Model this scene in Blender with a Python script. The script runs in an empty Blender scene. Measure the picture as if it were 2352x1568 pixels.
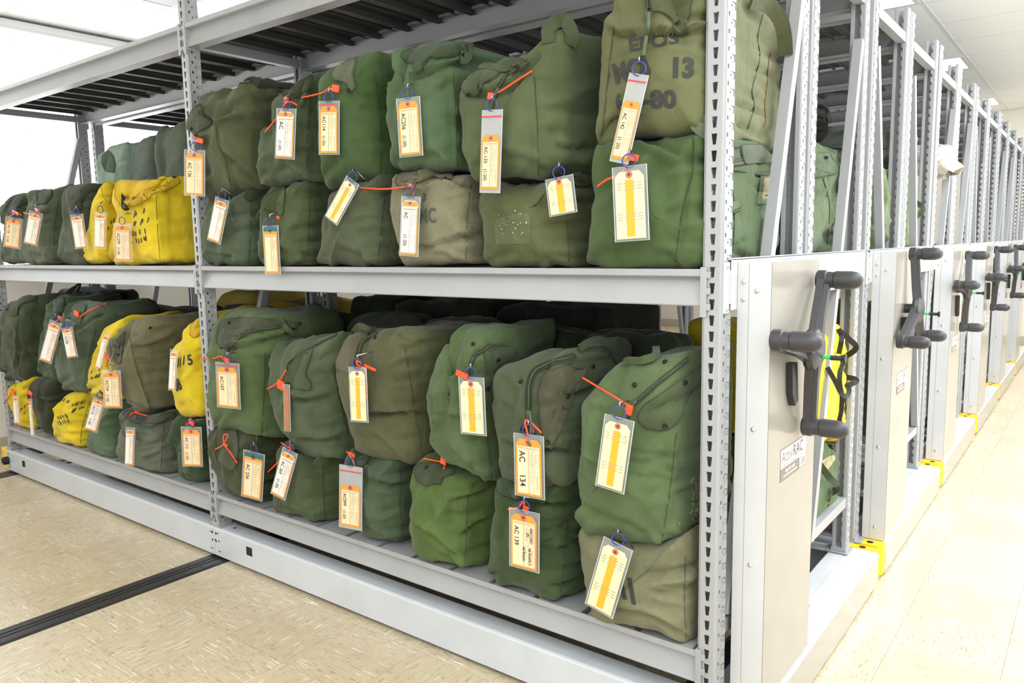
import bpy, bmesh, math, random
from mathutils import Vector, Matrix, noise
from mathutils.bvhtree import BVHTree
# ------------------------------------------------------------------ scene, camera, world, light
# All building is done in shelving units u = 38.1 mm (the slot pitch of the uprights): x along the
# front of the nearest rack, y away from the camera down the aisle, z up from the floor.
U = 0.0381
C = bpy.context.scene.collection
sc = bpy.context.scene
CAM = (19.2001787, -45.2160910, 34.2895258); YAW = .656903789; PIT = -.124955842; ROL = -.0172840247; FPX = 1766.82729
def _axes():
    cy, sy, cp, sp = math.cos(YAW), math.sin(YAW), math.cos(PIT), math.sin(PIT)
    f = Vector((-sy*cp, cy*cp, sp)); r = Vector((cy, sy, 0)); u = r.cross(f)
    cr, sr = math.cos(ROL), math.sin(ROL)
    return cr*r+sr*u, -sr*r+cr*u, f
CR, CU, CF = _axes(); CP = Vector(CAM)
def ray(x, y): return (CF+(x-1176)/FPX*CR-(y-784)/FPX*CU).normalized()
def un(x, y, ax, val):
    d = ray(x, y); t = (val-CP[ax])/d[ax]; return CP+t*d
def topx(p):
    d = Vector(p)-CP; z = d.dot(CF); return 1176+FPX*d.dot(CR)/z, 784-FPX*d.dot(CU)/z
cam = bpy.data.objects.new('camera', bpy.data.cameras.new('camera')); C.objects.link(cam); sc.camera = cam
cam.data.sensor_width = 36; cam.data.lens = FPX/2352*36; cam.data.clip_start = .05; cam.data.clip_end = 60
cam.matrix_world = Matrix.Translation(CP*U) @ Matrix((CR, CU, -CF)).transposed().to_4x4()
w = bpy.data.worlds.new('world'); sc.world = w; w.use_nodes = True
w.node_tree.nodes['Background'].inputs[0].default_value = (.93, .96, 1, 1); w.node_tree.nodes['Background'].inputs[1].default_value = 1.0
vs = sc.view_settings; vs.view_transform = 'Standard'; vs.look = 'None'; vs.exposure = -0.5; vs.gamma = 1; vs.use_curve_mapping = False
ZC = 73.5                       # ceiling
XL, XR, YB, YF = -131., 57., -100., 246.
def area(name, loc, size, rot, power, col):
    l = bpy.data.lights.new(name, 'AREA'); l.shape = 'RECTANGLE'; l.size, l.size_y = size[0]*U, size[1]*U
    l.energy = power; l.color = col; o = bpy.data.objects.new(name, l); C.objects.link(o)
    o.location = Vector(loc)*U; o.rotation_euler = rot; return o
PI = math.pi
# daylight through the row of windows of the right-hand wall (outside the frame) and of the left-hand wall
area('window_light_right', (XR-1.5, 60, 52), (290, 34), (0, 1.7, 0), 340, (.9, .95, 1))
area('window_light_back', (-20, YB+2, 40), (150, 34), (PI/2, 0, 0), 34, (.84, .92, 1))  # unseen fill lamp added behind the camera for more frontal light
area('window_light_left', (XL+7, 30, 52), (150, 38), (0, -PI/2, 0), 34, (.9, .95, 1))
# recessed ceiling lights: over the aisle, and over the open floor in front of the nearest rack
area('aisle_ceiling_light', (36, 80, ZC-.3), (34, 310), (0, 0, 0), 430, (.86, .93, 1))
area('front_ceiling_light', (-25, -80, ZC-.3), (150, 34), (0, 0, 0), 92, (.87, .93, 1))

# ------------------------------------------------------------------ materials
def mat(name, col, rough=.5, metal=0., spec=.5, emit=None, es=0., alpha=1.):
    m = bpy.data.materials.new(name); m.use_nodes = True; b = m.node_tree.nodes['Principled BSDF']
    b.inputs['Base Color'].default_value = (*col, 1); b.inputs['Roughness'].default_value = rough
    b.inputs['Metallic'].default_value = metal; b.inputs['Specular IOR Level'].default_value = spec
    if emit: b.inputs['Emission Color'].default_value = (*emit, 1); b.inputs['Emission Strength'].default_value = es
    b.inputs['Alpha'].default_value = alpha
    return m
def S(r, g, b):
    return tuple(((c/255)/12.92 if c/255 <= .04045 else ((c/255+.055)/1.055)**2.4) for c in (r, g, b))
class NT:
    def __init__(s, m): s.t = m.node_tree; s.n = s.t.nodes; s.l = s.t.links; s.b = s.n['Principled BSDF']
    def new(s, k, **kw):
        n = s.n.new(k)
        for a, v in kw.items(): setattr(n, a, v)
        return n
    def link(s, a, b): s.l.new(a, b)
    def val(s, sock, v):
        if hasattr(v, 'links') or hasattr(v, 'is_linked'): s.link(v, sock)
        else: sock.default_value = v
    def math(s, op, a, b=0.): n = s.new('ShaderNodeMath', operation=op); s.val(n.inputs[0], a); s.val(n.inputs[1], b); return n.outputs[0]
    def mapr(s, v, a, b, c, d):
        n = s.new('ShaderNodeMapRange'); s.val(n.inputs[0], v)
        for i, k in enumerate((a, b, c, d)): n.inputs[i+1].default_value = k
        return n.outputs[0]
    def mix(s, f, a, b, bl='MIX'):
        n = s.new('ShaderNodeMix', data_type='RGBA', blend_type=bl); s.val(n.inputs[0], f); s.val(n.inputs[6], a); s.val(n.inputs[7], b); return n.outputs[2]
    def noise(s, vec, scale, detail=3., rough=.5, dist=0.):
        n = s.new('ShaderNodeTexNoise'); n.inputs['Scale'].default_value = scale; n.inputs['Detail'].default_value = detail
        n.inputs['Roughness'].default_value = rough; n.inputs['Distortion'].default_value = dist
        if vec is not None: s.link(vec, n.inputs['Vector'])
        return n.outputs[0]
    def mapping(s, vec, scale=(1, 1, 1), rot=(0, 0, 0), loc=(0, 0, 0)):
        n = s.new('ShaderNodeMapping'); s.val(n.inputs[0], vec); s.val(n.inputs['Scale'], scale); n.inputs['Rotation'].default_value = rot; n.inputs['Location'].default_value = loc
        return n.outputs[0]
    def bump(s, h, strength, dist):
        n = s.new('ShaderNodeBump'); n.inputs['Strength'].default_value = strength; n.inputs['Distance'].default_value = dist
        s.link(h, n.inputs['Height']); s.link(n.outputs[0], s.b.inputs['Normal']); return n
def steel(name, col, rough=.38):
    m = mat(name, col, rough, 0, .5); t = NT(m); g = t.new('ShaderNodeNewGeometry').outputs['Position']
    n = t.noise(g, 6, 3); t.link(t.mix(t.mapr(n, .3, .7, 0, 1), (*[c*.96 for c in col], 1), (*[min(1, c*1.04) for c in col], 1)), t.b.inputs['Base Color'])
    if rough > .45: b_ = m.node_tree.nodes['Principled BSDF']; b_.inputs['Specular IOR Level'].default_value = .2
    n2 = t.noise(g, 900, 1); t.bump(n2, .12, .0004)
    return m
M_STEEL = steel('grey_painted_steel', S(160, 160, 161), .36)
M_BASE = steel('pale_grey_painted_steel', S(196, 199, 202), .28)
M_PANEL = steel('off_white_panel', S(198, 198, 198), .3)
M_PANEL2 = steel('beige_side_panel', S(152, 146, 136), .16)  # beige reflection of the floor put into the colour of aisle-facing sides
M_DECK = steel('deck_steel', S(158, 158, 158), .4); M_DECKT = steel('dull_top_deck_steel', S(84, 82, 80), .5); M_WALLW = mat('white_wall_paint', S(244, 244, 242), .7)  # top deck steel is darkened: underside shade put into its colour
M_YEL = steel('yellow_bumper', S(252, 200, 30), .4)
M_BLACK = mat('black_rubber', S(32, 31, 32), .5)
M_HANDLE = mat('charcoal_plastic', S(54, 52, 54), .42)
M_HOLE = mat('dark_hole', S(14, 13, 12), .8)
M_ZINC = mat('zinc_bolt', S(205, 205, 205), .25, .9)
M_TRACK = mat('black_track', S(58, 57, 58), .34, .35)
M_TRACKG = mat('track_groove', S(18, 18, 18), .7)
M_GREEN = mat('green_pin', S(40, 200, 90), .4)
M_WALL = mat('cream_wall_paint', S(238, 232, 220), .7)
M_WHITE = mat('white_blind', S(252, 252, 250), .5)
M_BASEB = mat('baseboard_vinyl', S(190, 182, 158), .5)
M_TBAR = mat('ceiling_grid', S(232, 232, 228), .5)
M_LAMP = mat('troffer_diffuser', (1, 1, 1), .5, emit=(.97, .98, 1), es=2.2)
M_SKY = mat('daylit_pane', (1, 1, 1), .5, emit=(.95, .97, 1), es=3.4)
M_BLUE = mat('blue_wire', S(52, 60, 150), .35)
M_WIRE = mat('steel_wire', S(170, 170, 172), .25, .9)
M_SEAL = mat('orange_seal_plastic', S(250, 84, 36), .35)
M_SNAP = mat('dark_snap', S(44, 40, 36), .35, .6)
M_ZIP = mat('zipper', S(62, 68, 52), .55)
M_ORANGE = mat('orange_card', S(244, 146, 52), .6)
M_CREAM = mat('cream_card', S(232, 210, 170), .6)
M_CARDW = mat('pale_card', S(238, 228, 214), .6)  # glare of the plastic sleeve put into the card colour
M_STRIPE = mat('amber_stripe', S(242, 168, 40), .6)
M_INK = mat('black_ink', S(40, 38, 44), .6)
M_PRINT = mat('faint_print', S(176, 160, 132), .6)
M_EYE = mat('reddish_eyelet', S(186, 104, 84), .5)
M_TEAL = mat('teal_card', S(38, 104, 100), .5)
M_BROWN = mat('brown_card', S(168, 112, 76), .6); M_FLECK = mat('pale_flecks', S(176, 182, 170), .7)
M_RED = mat('red_zip_line', S(214, 44, 50), .4)
M_STENCIL = mat('stencil_paint', S(52, 52, 48), .8)
M_STENC2 = mat('faded_stencil', S(74, 80, 66), .85)
M_BLACKN = mat('black_nylon', S(34, 34, 34), .7)
M_WEB = mat('olive_webbing', S(84, 94, 68), .8)
M_LABELG = mat('label_grey', S(122, 112, 100), .5)
M_LABELW = mat('label_white', S(214, 208, 200), .5)
M_LABELT = mat('label_lettering', S(92, 84, 76), .5)
def plastic(name, a, tint):
    m = bpy.data.materials.new(name); m.use_nodes = True; t = m.node_tree; b = t.nodes['Principled BSDF']
    b.inputs['Base Color'].default_value = (*tint, 1); b.inputs['Roughness'].default_value = .22
    tr = t.nodes.new('ShaderNodeBsdfTransparent'); mx = t.nodes.new('ShaderNodeMixShader'); mx.inputs[0].default_value = a
    t.links.new(tr.outputs[0], mx.inputs[1]); t.links.new(b.outputs[0], mx.inputs[2])
    t.links.new(mx.outputs[0], t.nodes['Material Output'].inputs[0]); return m
M_CLEAR = plastic('clear_sleeve_film', .16, S(225, 228, 228))
M_RIM = plastic('sleeve_rim', .6, S(225, 228, 228))
M_ZIPBAG = plastic('zip_bag_film', .45, S(205, 206, 204))
M_GLASSY = plastic('label_window', .5, S(210, 190, 150))
_can = {}
def canvas(rgb, worn=.35):
    key = (rgb, worn)
    if key in _can: return _can[key]
    base = tuple(c*.56 for c in S(*rgb)) if rgb[0] < 160 else tuple(c*.74 for c in S(*rgb)); base = (base[0], base[1]*.98, base[2]*.84) if rgb[0] < 160 else base; m = mat('canvas_%d' % len(_can), base, .86, 0, .25); t = NT(m)
    m.name = 'canvas_cloth'
    g = t.new('ShaderNodeTexCoord').outputs['Object']
    big = t.noise(g, 5.5, 4, .6); fine = t.noise(g, 38, 4, .65)
    dark = tuple(c*.80 for c in base); pale = tuple(min(1, c*1.18+.012) for c in base)
    c1 = t.mix(t.mapr(big, .32, .68, 0, 1), (*dark, 1), (*pale, 1))
    c2 = t.mix(t.math('MULTIPLY', t.mapr(fine, .56, .75, 0, 1), worn*.5), c1, (*[min(1, c*1.5+.03) for c in base], 1))
    t.link(c2, t.b.inputs['Base Color'])
    wv = t.noise(g, 700, 2, .6); wr = t.noise(t.mapping(g, (14, 14, 5), (.2, .5, .3)), 1.4, 5, .6, 1.2)
    h = t.math('ADD', t.math('MULTIPLY', wv, .035), t.math('MULTIPLY', wr, .8))
    t.bump(h, .8, .007)
    t.b.inputs['Sheen Weight'].default_value = .12; t.b.inputs['Sheen Roughness'].default_value = .5
    _can[key] = m; return m
# floor: beige vinyl composition tile, streaks turned 90 degrees from tile to tile
TX, TY, TT = -33.3, -1.3, 8.
def floor_mat():
    m = mat('beige_vinyl_tile', S(206, 186, 152), .3, 0, .5); t = NT(m)
    pos = t.new('ShaderNodeNewGeometry').outputs['Position']
    p = t.mapping(pos, (1/(TT*U),)*3, loc=(-TX/TT, -TY/TT, 0))
    sx = t.new('ShaderNodeSeparateXYZ'); t.link(p, sx.inputs[0])
    fx = t.math('FLOOR', sx.outputs[0]); fy = t.math('FLOOR', sx.outputs[1])
    par = t.math('ABSOLUTE', t.math('MODULO', t.math('ADD', fx, fy), 2.))
    cid = t.new('ShaderNodeCombineXYZ'); t.link(fx, cid.inputs[0]); t.link(fy, cid.inputs[1])
    wn = t.new('ShaderNodeTexWhiteNoise', noise_dimensions='3D'); t.link(cid.outputs[0], wn.inputs[0])
    def streak(scale, sq, lo, hi, off):
        outs = []
        for sc_ in ((scale*sq, scale, 1), (scale, scale*sq, 1)):
            v = t.new('ShaderNodeVectorMath', operation='ADD'); t.link(t.mapping(pos, sc_, loc=(off, off, 0)), v.inputs[0])
            mu = t.new('ShaderNodeVectorMath', operation='SCALE'); t.link(cid.outputs[0], mu.inputs[0]); mu.inputs[3].default_value = 7.31
            t.link(mu.outputs[0], v.inputs[1]); outs.append(t.mapr(t.noise(v.outputs[0], 1, 3, .55, .3), lo, hi, 0, 1))
        n = t.new('ShaderNodeMix'); t.link(par, n.inputs[0]); t.link(outs[0], n.inputs[2]); t.link(outs[1], n.inputs[3]); return n.outputs[0]
    base = t.mix(wn.outputs[0], (*S(200, 184, 153), 1), (*S(210, 196, 168), 1))
    cloud = t.mapr(t.noise(pos, 9, 5, .7), .3, .7, 0, 1); base = t.mix(t.math('MULTIPLY', cloud, .35), base, (*S(194, 174, 144), 1))
    b2 = t.mix(t.math('MULTIPLY', streak(14, 9, .48, .72, 0), .45), base, (*S(170, 146, 120), 1))
    b3 = t.mix(t.math('MULTIPLY', streak(26, 8, .60, .65, 5), .62), b2, (*S(128, 100, 82), 1))
    b4 = t.mix(t.math('MULTIPLY', streak(8, 20, .635, .655, 11), 1.), b3, (*S(244, 238, 222), 1))
    t.link(b4, t.b.inputs['Base Color'])
    t.link(t.mapr(t.noise(pos, 9, 3), .3, .7, .22, .36), t.b.inputs['Roughness'])
    t.bump(t.noise(pos, 30, 3), .06, .002)
    return m
M_FLOOR = floor_mat(); M_JOINT = mat('tile_joint', S(120, 106, 86), .8)
def ceil_mat():
    m = mat('acoustic_tile', S(249, 249, 246), .8); t = NT(m); p = t.new('ShaderNodeNewGeometry').outputs['Position']
    n = t.noise(p, 60, 4, .7); t.link(t.mix(t.mapr(n, .6, .7, 0, 1), (*S(249, 249, 246), 1), (*S(222, 221, 216), 1)), t.b.inputs['Base Color']); return m
M_CEIL = ceil_mat()

# ------------------------------------------------------------------ mesh helpers
class G:
    def __init__(s): s.v = []; s.f = []
    def add(s, vs, fs): o = len(s.v); s.v += [tuple(v) for v in vs]; s.f += [tuple(i+o for i in f) for f in fs]; return s
    def box(s, x0, x1, y0, y1, z0, z1, b=0.):
        if b <= 0:
            return s.add([(x, y, z) for x in (x0, x1) for y in (y0, y1) for z in (z0, z1)],
                  [(0, 1, 3, 2), (4, 6, 7, 5), (0, 4, 5, 1), (2, 3, 7, 6), (0, 2, 6, 4), (1, 5, 7, 3)])
        bm = bmesh.new(); bmesh.ops.create_cube(bm, size=1)
        for v in bm.verts: v.co = Vector(((x0+x1)/2+v.co.x*(x1-x0), (y0+y1)/2+v.co.y*(y1-y0), (z0+z1)/2+v.co.z*(z1-z0)))
        bmesh.ops.bevel(bm, geom=bm.edges[:], offset=b, segments=2, profile=.5, affect='EDGES', clamp_overlap=True)
        bm.verts.index_update(); s.add([v.co[:] for v in bm.verts], [[v.index for v in f.verts] for f in bm.faces]); bm.free(); return s
    def prism(s, poly, axis, a, b):    # poly of 2-tuples in the other two axes, extruded from a to b
        n = len(poly)
        def P(q, t): return {0: (t, q[0], q[1]), 1: (q[0], t, q[1]), 2: (q[0], q[1], t)}[axis]
        ar = sum(poly[i][0]*poly[(i+1) % n][1]-poly[(i+1) % n][0]*poly[i][1] for i in range(n))
        if (ar < 0) != (axis == 1): poly = poly[::-1]
        vs_ = [P(q, a) for q in poly]+[P(q, b) for q in poly]
        fs = [tuple(range(n))[::-1], tuple(range(n, 2*n))]+[(i, (i+1) % n, n+(i+1) % n, n+i) for i in range(n)]
        return s.add(vs_, fs)
    def rev(s, c, ax, prof, n=16):     # lathe about axis vector ax through c; prof = (t along axis, radius)
        c = Vector(c); ax = Vector(ax).normalized(); e1 = ax.orthogonal().normalized(); e2 = ax.cross(e1)
        vs_ = []
        for t_, r in prof:
            for i in range(n): a = 2*PI*i/n; vs_.append(c+ax*t_+(e1*math.cos(a)+e2*math.sin(a))*r)
        m_ = len(prof); fs = [(j*n+i, j*n+(i+1) % n, (j+1)*n+(i+1) % n, (j+1)*n+i) for j in range(m_-1) for i in range(n)]
        fs += [tuple(range(n))[::-1], tuple(range((m_-1)*n, m_*n))]
        return s.add(vs_, fs)
    def tube(s, pts, r, n=6, closed=False):
        pts = [Vector(p) for p in pts]; N = len(pts); vs_ = []; last = None
        for i, p in enumerate(pts):
            a = pts[(i-1) % N] if (closed or i) else p; b = pts[(i+1) % N] if (closed or i < N-1) else p
            d = (b-a).normalized() if (b-a).length > 1e-9 else Vector((0, 0, 1))
            e1 = (last-d*last.dot(d)) if last is not None else d.orthogonal()
            if e1.length < 1e-6: e1 = d.orthogonal()
            e1.normalize(); last = e1; e2 = d.cross(e1); rr = r[i] if isinstance(r, (list, tuple)) else r
            for k in range(n): t_ = 2*PI*k/n; vs_.append(p+(e1*math.cos(t_)+e2*math.sin(t_))*rr)
        L = N if closed else N-1
        fs = [(i*n+k, i*n+(k+1) % n, ((i+1) % N)*n+(k+1) % n, ((i+1) % N)*n+k) for i in range(L) for k in range(n)]
        if not closed: fs += [tuple(range(n))[::-1], tuple(range((N-1)*n, N*n))]
        return s.add(vs_, fs)
    def ribbon(s, pts, wv, th=.06):    # strap: centre points, width vector(s)
        pts = [Vector(p) for p in pts]; vs_ = []; N = len(pts)
        for i, p in enumerate(pts):
            w_ = Vector(wv[i] if isinstance(wv[0], (list, tuple, Vector)) else wv)/2
            d = (pts[min(i+1, N-1)]-pts[max(i-1, 0)]).normalized(); n_ = d.cross(w_); n_ = n_.normalized()*th/2 if n_.length > 1e-9 else Vector((0, th/2, 0))
            vs_ += [p-w_-n_, p+w_-n_, p+w_+n_, p-w_+n_]
        fs = [(0, 1, 2, 3), tuple(4*(N-1)+k for k in (3, 2, 1, 0))]
        for i in range(N-1):
            for k in range(4): a = 4*i+k; b = 4*i+(k+1) % 4; fs.append((a, a+4, b+4, b))
        return s.add(vs_, fs)
def to_mesh(name, g, org=(0, 0, 0), smooth=False, angle=None):
    me = bpy.data.meshes.new(name); o = Vector(org)
    me.from_pydata([((Vector(v)-o)*U)[:] for v in g.v], [], g.f); me.update()
    if smooth: me.polygons.foreach_set('use_smooth', [True]*len(me.polygons))
    if angle: me.set_sharp_from_angle(angle=angle)
    return me
ORG = {}
def link(o, parent, loc=(0, 0, 0)):
    C.objects.link(o); o.location = Vector(loc)*U
    if parent: o.parent = parent
    return o
def obj(name, g, m, parent=None, org=None, smooth=False, angle=None, label=None):
    """mesh object; a child keeps its thing's origin, a top-level mesh gets org"""
    if parent is not None: og = ORG[parent.name]
    else: og = org or (0, 0, 0)
    me = g if isinstance(g, bpy.types.Mesh) else to_mesh(name, g, og, smooth, angle)
    if m and not me.materials: me.materials.append(m)
    o = bpy.data.objects.new(name, me); C.objects.link(o)
    if parent is not None: o.parent = parent; ORG[o.name] = og
    else: o.location = Vector(og)*U; ORG[o.name] = og
    if label: o['label'] = label
    return o
def put(name, me, parent, at, rotz=0, label=None):
    """part placed by a shared mesh whose own origin is local; at is in world units"""
    o = bpy.data.objects.new(name, me); C.objects.link(o); o.parent = parent
    o.location = (Vector(at)-Vector(ORG[parent.name]))*U; o.rotation_euler = (0, 0, rotz)
    if label: o['label'] = label
    return o
def thing(name, label, cat, org, group=None):
    o = bpy.data.objects.new(name, None); o.empty_display_size = .05; C.objects.link(o)
    o.location = Vector(org)*U; ORG[o.name] = tuple(org); o['label'] = label; o['category'] = cat
    if group: o['group'] = group
    return o
def struct(name, g, m, org=(0, 0, 0), **k):
    o = obj(name, g, m, None, org, **k); o['kind'] = 'structure'; return o
def text_mesh(s, size, bold=0., sub=0, shear=0.):
    cu = bpy.data.curves.new('t', 'FONT'); cu.body = s; cu.size = size; cu.offset = bold; cu.shear = shear; cu.align_x = 'LEFT'; cu.resolution_u = 3
    ob = bpy.data.objects.new('t', cu); me = bpy.data.meshes.new_from_object(ob)
    bpy.data.objects.remove(ob); bpy.data.curves.remove(cu)
    if sub:
        bm = bmesh.new(); bm.from_mesh(me); bmesh.ops.triangulate(bm, faces=bm.faces[:])
        for _ in range(3):
            es = [e for e in bm.edges if e.calc_length() > sub]
            if not es: break
            bmesh.ops.subdivide_edges(bm, edges=es, cuts=1); bmesh.ops.triangulate(bm, faces=bm.faces[:])
        bm.to_mesh(me); bm.free()
    vs_ = [v.co.copy() for v in me.vertices]; fs = [tuple(p.vertices) for p in me.polygons]; bpy.data.meshes.remove(me)
    return vs_, fs
# ------------------------------------------------------------------ the room
SP = 35.4           # carriage period along the aisle
fb = G().box(XL, XR, YB, YF, -2, -.06); floor = struct('floor', fb, M_JOINT, (0, 0, 0))
tg = G().box(0, TT, 0, TT, -.06, 0)
tile_me = to_mesh('floor_tile', G().prism([(.012, .012), (TT-.012, .012), (TT-.012, TT-.012), (.012, TT-.012)], 2, -.059, 0)); tile_me.materials.append(M_FLOOR)
def seen(p, mg=60):
    d = Vector(p)-CP
    if d.dot(CF) < 1: return False
    x, y = topx(p); return -mg < x < 2352+mg and -mg < y < 1568+mg
cand = []; i0 = int((XL-TX)//TT); i1 = int((XR-TX)//TT); j0 = int((YB-TY)//TT); j1 = int((YF-TY)//TT)
rest = G()
for i in range(i0, i1+1):
    for j in range(j0, j1+1):
        x, y = TX+i*TT, TY+j*TT
        if x < XL or x+TT > XR or y < YB or y+TT > YF:
            x0, x1, y0, y1 = max(x, XL), min(x+TT, XR), max(y, YB), min(y+TT, YF)
            if x1 > x0 and y1 > y0: rest.box(x0, x1, y0, y1, -.059, 0)
            continue
        c = (x+TT/2, y+TT/2, 0); vis = any(seen((x+a*TT, y+b*TT, 0), 0) for a in (0, .5, 1) for b in (0, .5, 1))
        hid = (-112 < c[0] < -2 and c[1] > 4)
        cand.append(((Vector(c)-CP).length+(0 if vis else 1e4)+(5e3 if hid else 0), x, y))
cand.sort()
for k, (d, x, y) in enumerate(cand):
    if k < 296: put('floor_tile', tile_me, floor, (x, y, 0)) if d < 1e4 else rest.box(x+.012, x+TT-.012, y+.012, y+TT-.012, -.059, 0)
    else: rest.box(x+.012, x+TT-.012, y+.012, y+TT-.012, -.059, 0)
r_ = obj('floor_tiles', rest, M_FLOOR, floor); r_['kind'] = 'stuff'
# ceiling: lay-in grid with 2x4 panels and recessed lights
ceil = struct('ceiling', G().box(XL, XR, YB, YF, ZC+1.5, ZC+3), M_CEIL, (0, 0, ZC))
cx0, cy0 = -8.0+32*0, 105.3
pan = to_mesh('ceiling_panel', G().box(.3, 31.7, .3, 15.7, .05, .6)); pan.materials.append(M_CEIL)
lam_f = to_mesh('light_frame', G().box(.3, 31.7, .3, 1.1, -.08, .5).box(.3, 31.7, 14.9, 15.7, -.08, .5).box(.3, 1.1, 1.1, 14.9, -.08, .5).box(30.9, 31.7, 1.1, 14.9, -.08, .5)); lam_f.materials.append(M_TBAR)
lam_d = to_mesh('diffuser', G().box(1.1, 30.9, 1.1, 14.9, .15, .4)); lam_d.materials.append(M_LAMP)
grid = G(); nl = 0
ix0 = math.floor((XL-cx0)/32); ix1 = math.floor((XR-cx0)/32); iy0 = math.floor((YB-cy0)/16); iy1 = math.floor((YF-cy0)/16)
LW = ['in the row over the racks, hidden %s' % w for w in ('far behind the camera', 'behind the camera', 'above the camera side of the nearest rack', 'above the near racks', 'x')]
LW = ['%s in its row from the camera end' % w for w in 'first second third fourth fifth sixth seventh eighth ninth tenth eleventh twelfth thirteen fourteen fifteen sixteen seventeen eighteen nineteen twenty twenty-one twenty-two twenty-three twenty-four twenty-five twenty-six twenty-seven twenty-eight twenty-nine thirty'.split()]
LBL = {}
for i in range(ix0, ix1+1):
    grid.box(max(cx0+i*32-.3, XL), max(cx0+i*32+.3, XL+.1), YB, YF, ZC-.02, ZC+.3)
    for j in range(iy0, iy1+1):
        x, y = cx0+i*32, cy0+j*16
        if x < XL or x+32 > XR or y < YB or y+16 > YF: 
            a0, a1, b0, b1 = max(x, XL), min(x+32, XR), max(y, YB), min(y+16, YF)
            if a1-a0 > .7 and b1-b0 > .7: obj('ceiling_panel', G().box(a0+.3, a1-.3, b0+.3, b1-.3, ZC+.05, ZC+.6), M_CEIL, ceil)
            continue
        if (i % 2 == 1) and (j % 4 == 3 or (j % 8 == 7)):
            nl += 1
            t = thing('ceiling_light', 'recessed ceiling light with lit flat diffuser, '+LW[nl-1], 'ceiling light', (x+16, y+8, ZC+.1), 'recessed ceiling lights')
            LBL[(i, j)] = t
            f_ = bpy.data.objects.new('frame', lam_f); C.objects.link(f_); f_.parent = t; f_.location = Vector((-16, -8, -.1))*U
            d_ = bpy.data.objects.new('diffuser', lam_d); C.objects.link(d_); d_.parent = t; d_.location = Vector((-16, -8, -.1))*U
        else: put('ceiling_panel', pan, ceil, (x, y, ZC))
for j in range(iy0, iy1+1): grid.box(XL, XR, max(cy0+j*16-.3, YB), max(cy0+j*16+.3, YB+.1), ZC-.01, ZC+.28)
obj('ceiling_grid', grid, M_TBAR, ceil)
# walls. left wall has blinds over a long row of windows
SILL = 31.
wl = G().box(XL-3, XL, YB, YF, -2, SILL).box(XL-3, XL, YB, YF, ZC-1, ZC+3)
WIN = [(-62, -8), (-4, 50), (54, 108), (112, 166), (170, 224)]
ed = [YB]+[e for p in WIN for e in p]+[YF]
for a, b in zip(ed[::2], ed[1::2]): wl.box(XL-3, XL, a, b, SILL, ZC-1)
struct('wall_left', wl, M_WALL, (XL, 0, 0))
struct('baseboard_left', G().box(XL, XL+.35, YB, YF, 0, 2.7, .1), M_BASEB, (XL, 0, 0))
struct('wall_far', G().box(XL, XR, YF, YF+3, -2, ZC+3), M_WALL, (0, YF, 0))
struct('baseboard_far', G().box(XL+.4, XR, YF-.35, YF, 0, 2.7, .1), M_BASEB, (0, YF, 0))
struct('wall_back', G().box(XL, XR, YB-3, YB, -2, ZC+3), M_WALLW, (0, YB, 0))
struct('wall_right', G().box(XR, XR+3, YB, YF, -2, ZC+3), M_WALLW, (XR, 0, 0))
slat = to_mesh('slat', G().add([(0, 0, 0), (1.15, 0, .55), (1.15, 54.6, .55), (0, 54.6, 0), (0, 0, .05), (1.15, 0, .6), (1.15, 54.6, .6), (0, 54.6, .05)],
    [(0, 1, 2, 3), (7, 6, 5, 4), (0, 4, 5, 1), (3, 2, 6, 7), (0, 3, 7, 4), (1, 5, 6, 2)])); slat.materials.append(M_WHITE)
for k, (a, b) in enumerate(WIN):
    wn = struct('window_%d' % (k+1), G().box(XL-2.6, XL-2.3, a, b, SILL, ZC-1), M_SKY, (XL, a, SILL))
    obj('window_frame', G().box(XL-2.2, XL-1.2, a, a+.8, SILL, ZC-1).box(XL-2.2, XL-1.2, b-.8, b, SILL, ZC-1).box(XL-2.2, XL-1.2, a, b, SILL, SILL+.9).box(XL-2.2, XL-1.2, a, b, ZC-2, ZC-1), M_WHITE, wn)
    obj('window_sill', G().box(XL-1.2, XL+1.2, a-.5, b+.5, SILL-.6, SILL, .1), M_WHITE, wn)
    if k in (1, 2, 3):
        bl = thing('window_blind', ['', 'white slatted blind nearest the camera on the left window wall, under the long valance', 'white slatted blind seen between the far left rack posts', 'white slatted blind furthest down the left window wall'][k], 'blind', (XL+1, a+27, SILL), 'blinds on the left windows')
        obj('head_rail', G().box(XL+.05, XL+2.2, a-.4, b+.4, ZC-1.9, ZC-.3, .1).box(XL+2.2, XL+2.4, a-.4, b+.4, ZC-1.5, ZC-.7), M_WHITE, bl)
        z = SILL+.8
        while z < ZC-2.6: put('slat', slat, bl, (XL+.5, a-.3, z)); z += 1.45
        obj('ladder_cord', G().box(XL+.45, XL+.5, a+9, a+9.08, SILL+.7, ZC-1.8).box(XL+.45, XL+.5, b-9, b-8.92, SILL+.7, ZC-1.8), M_WHITE, bl)

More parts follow.
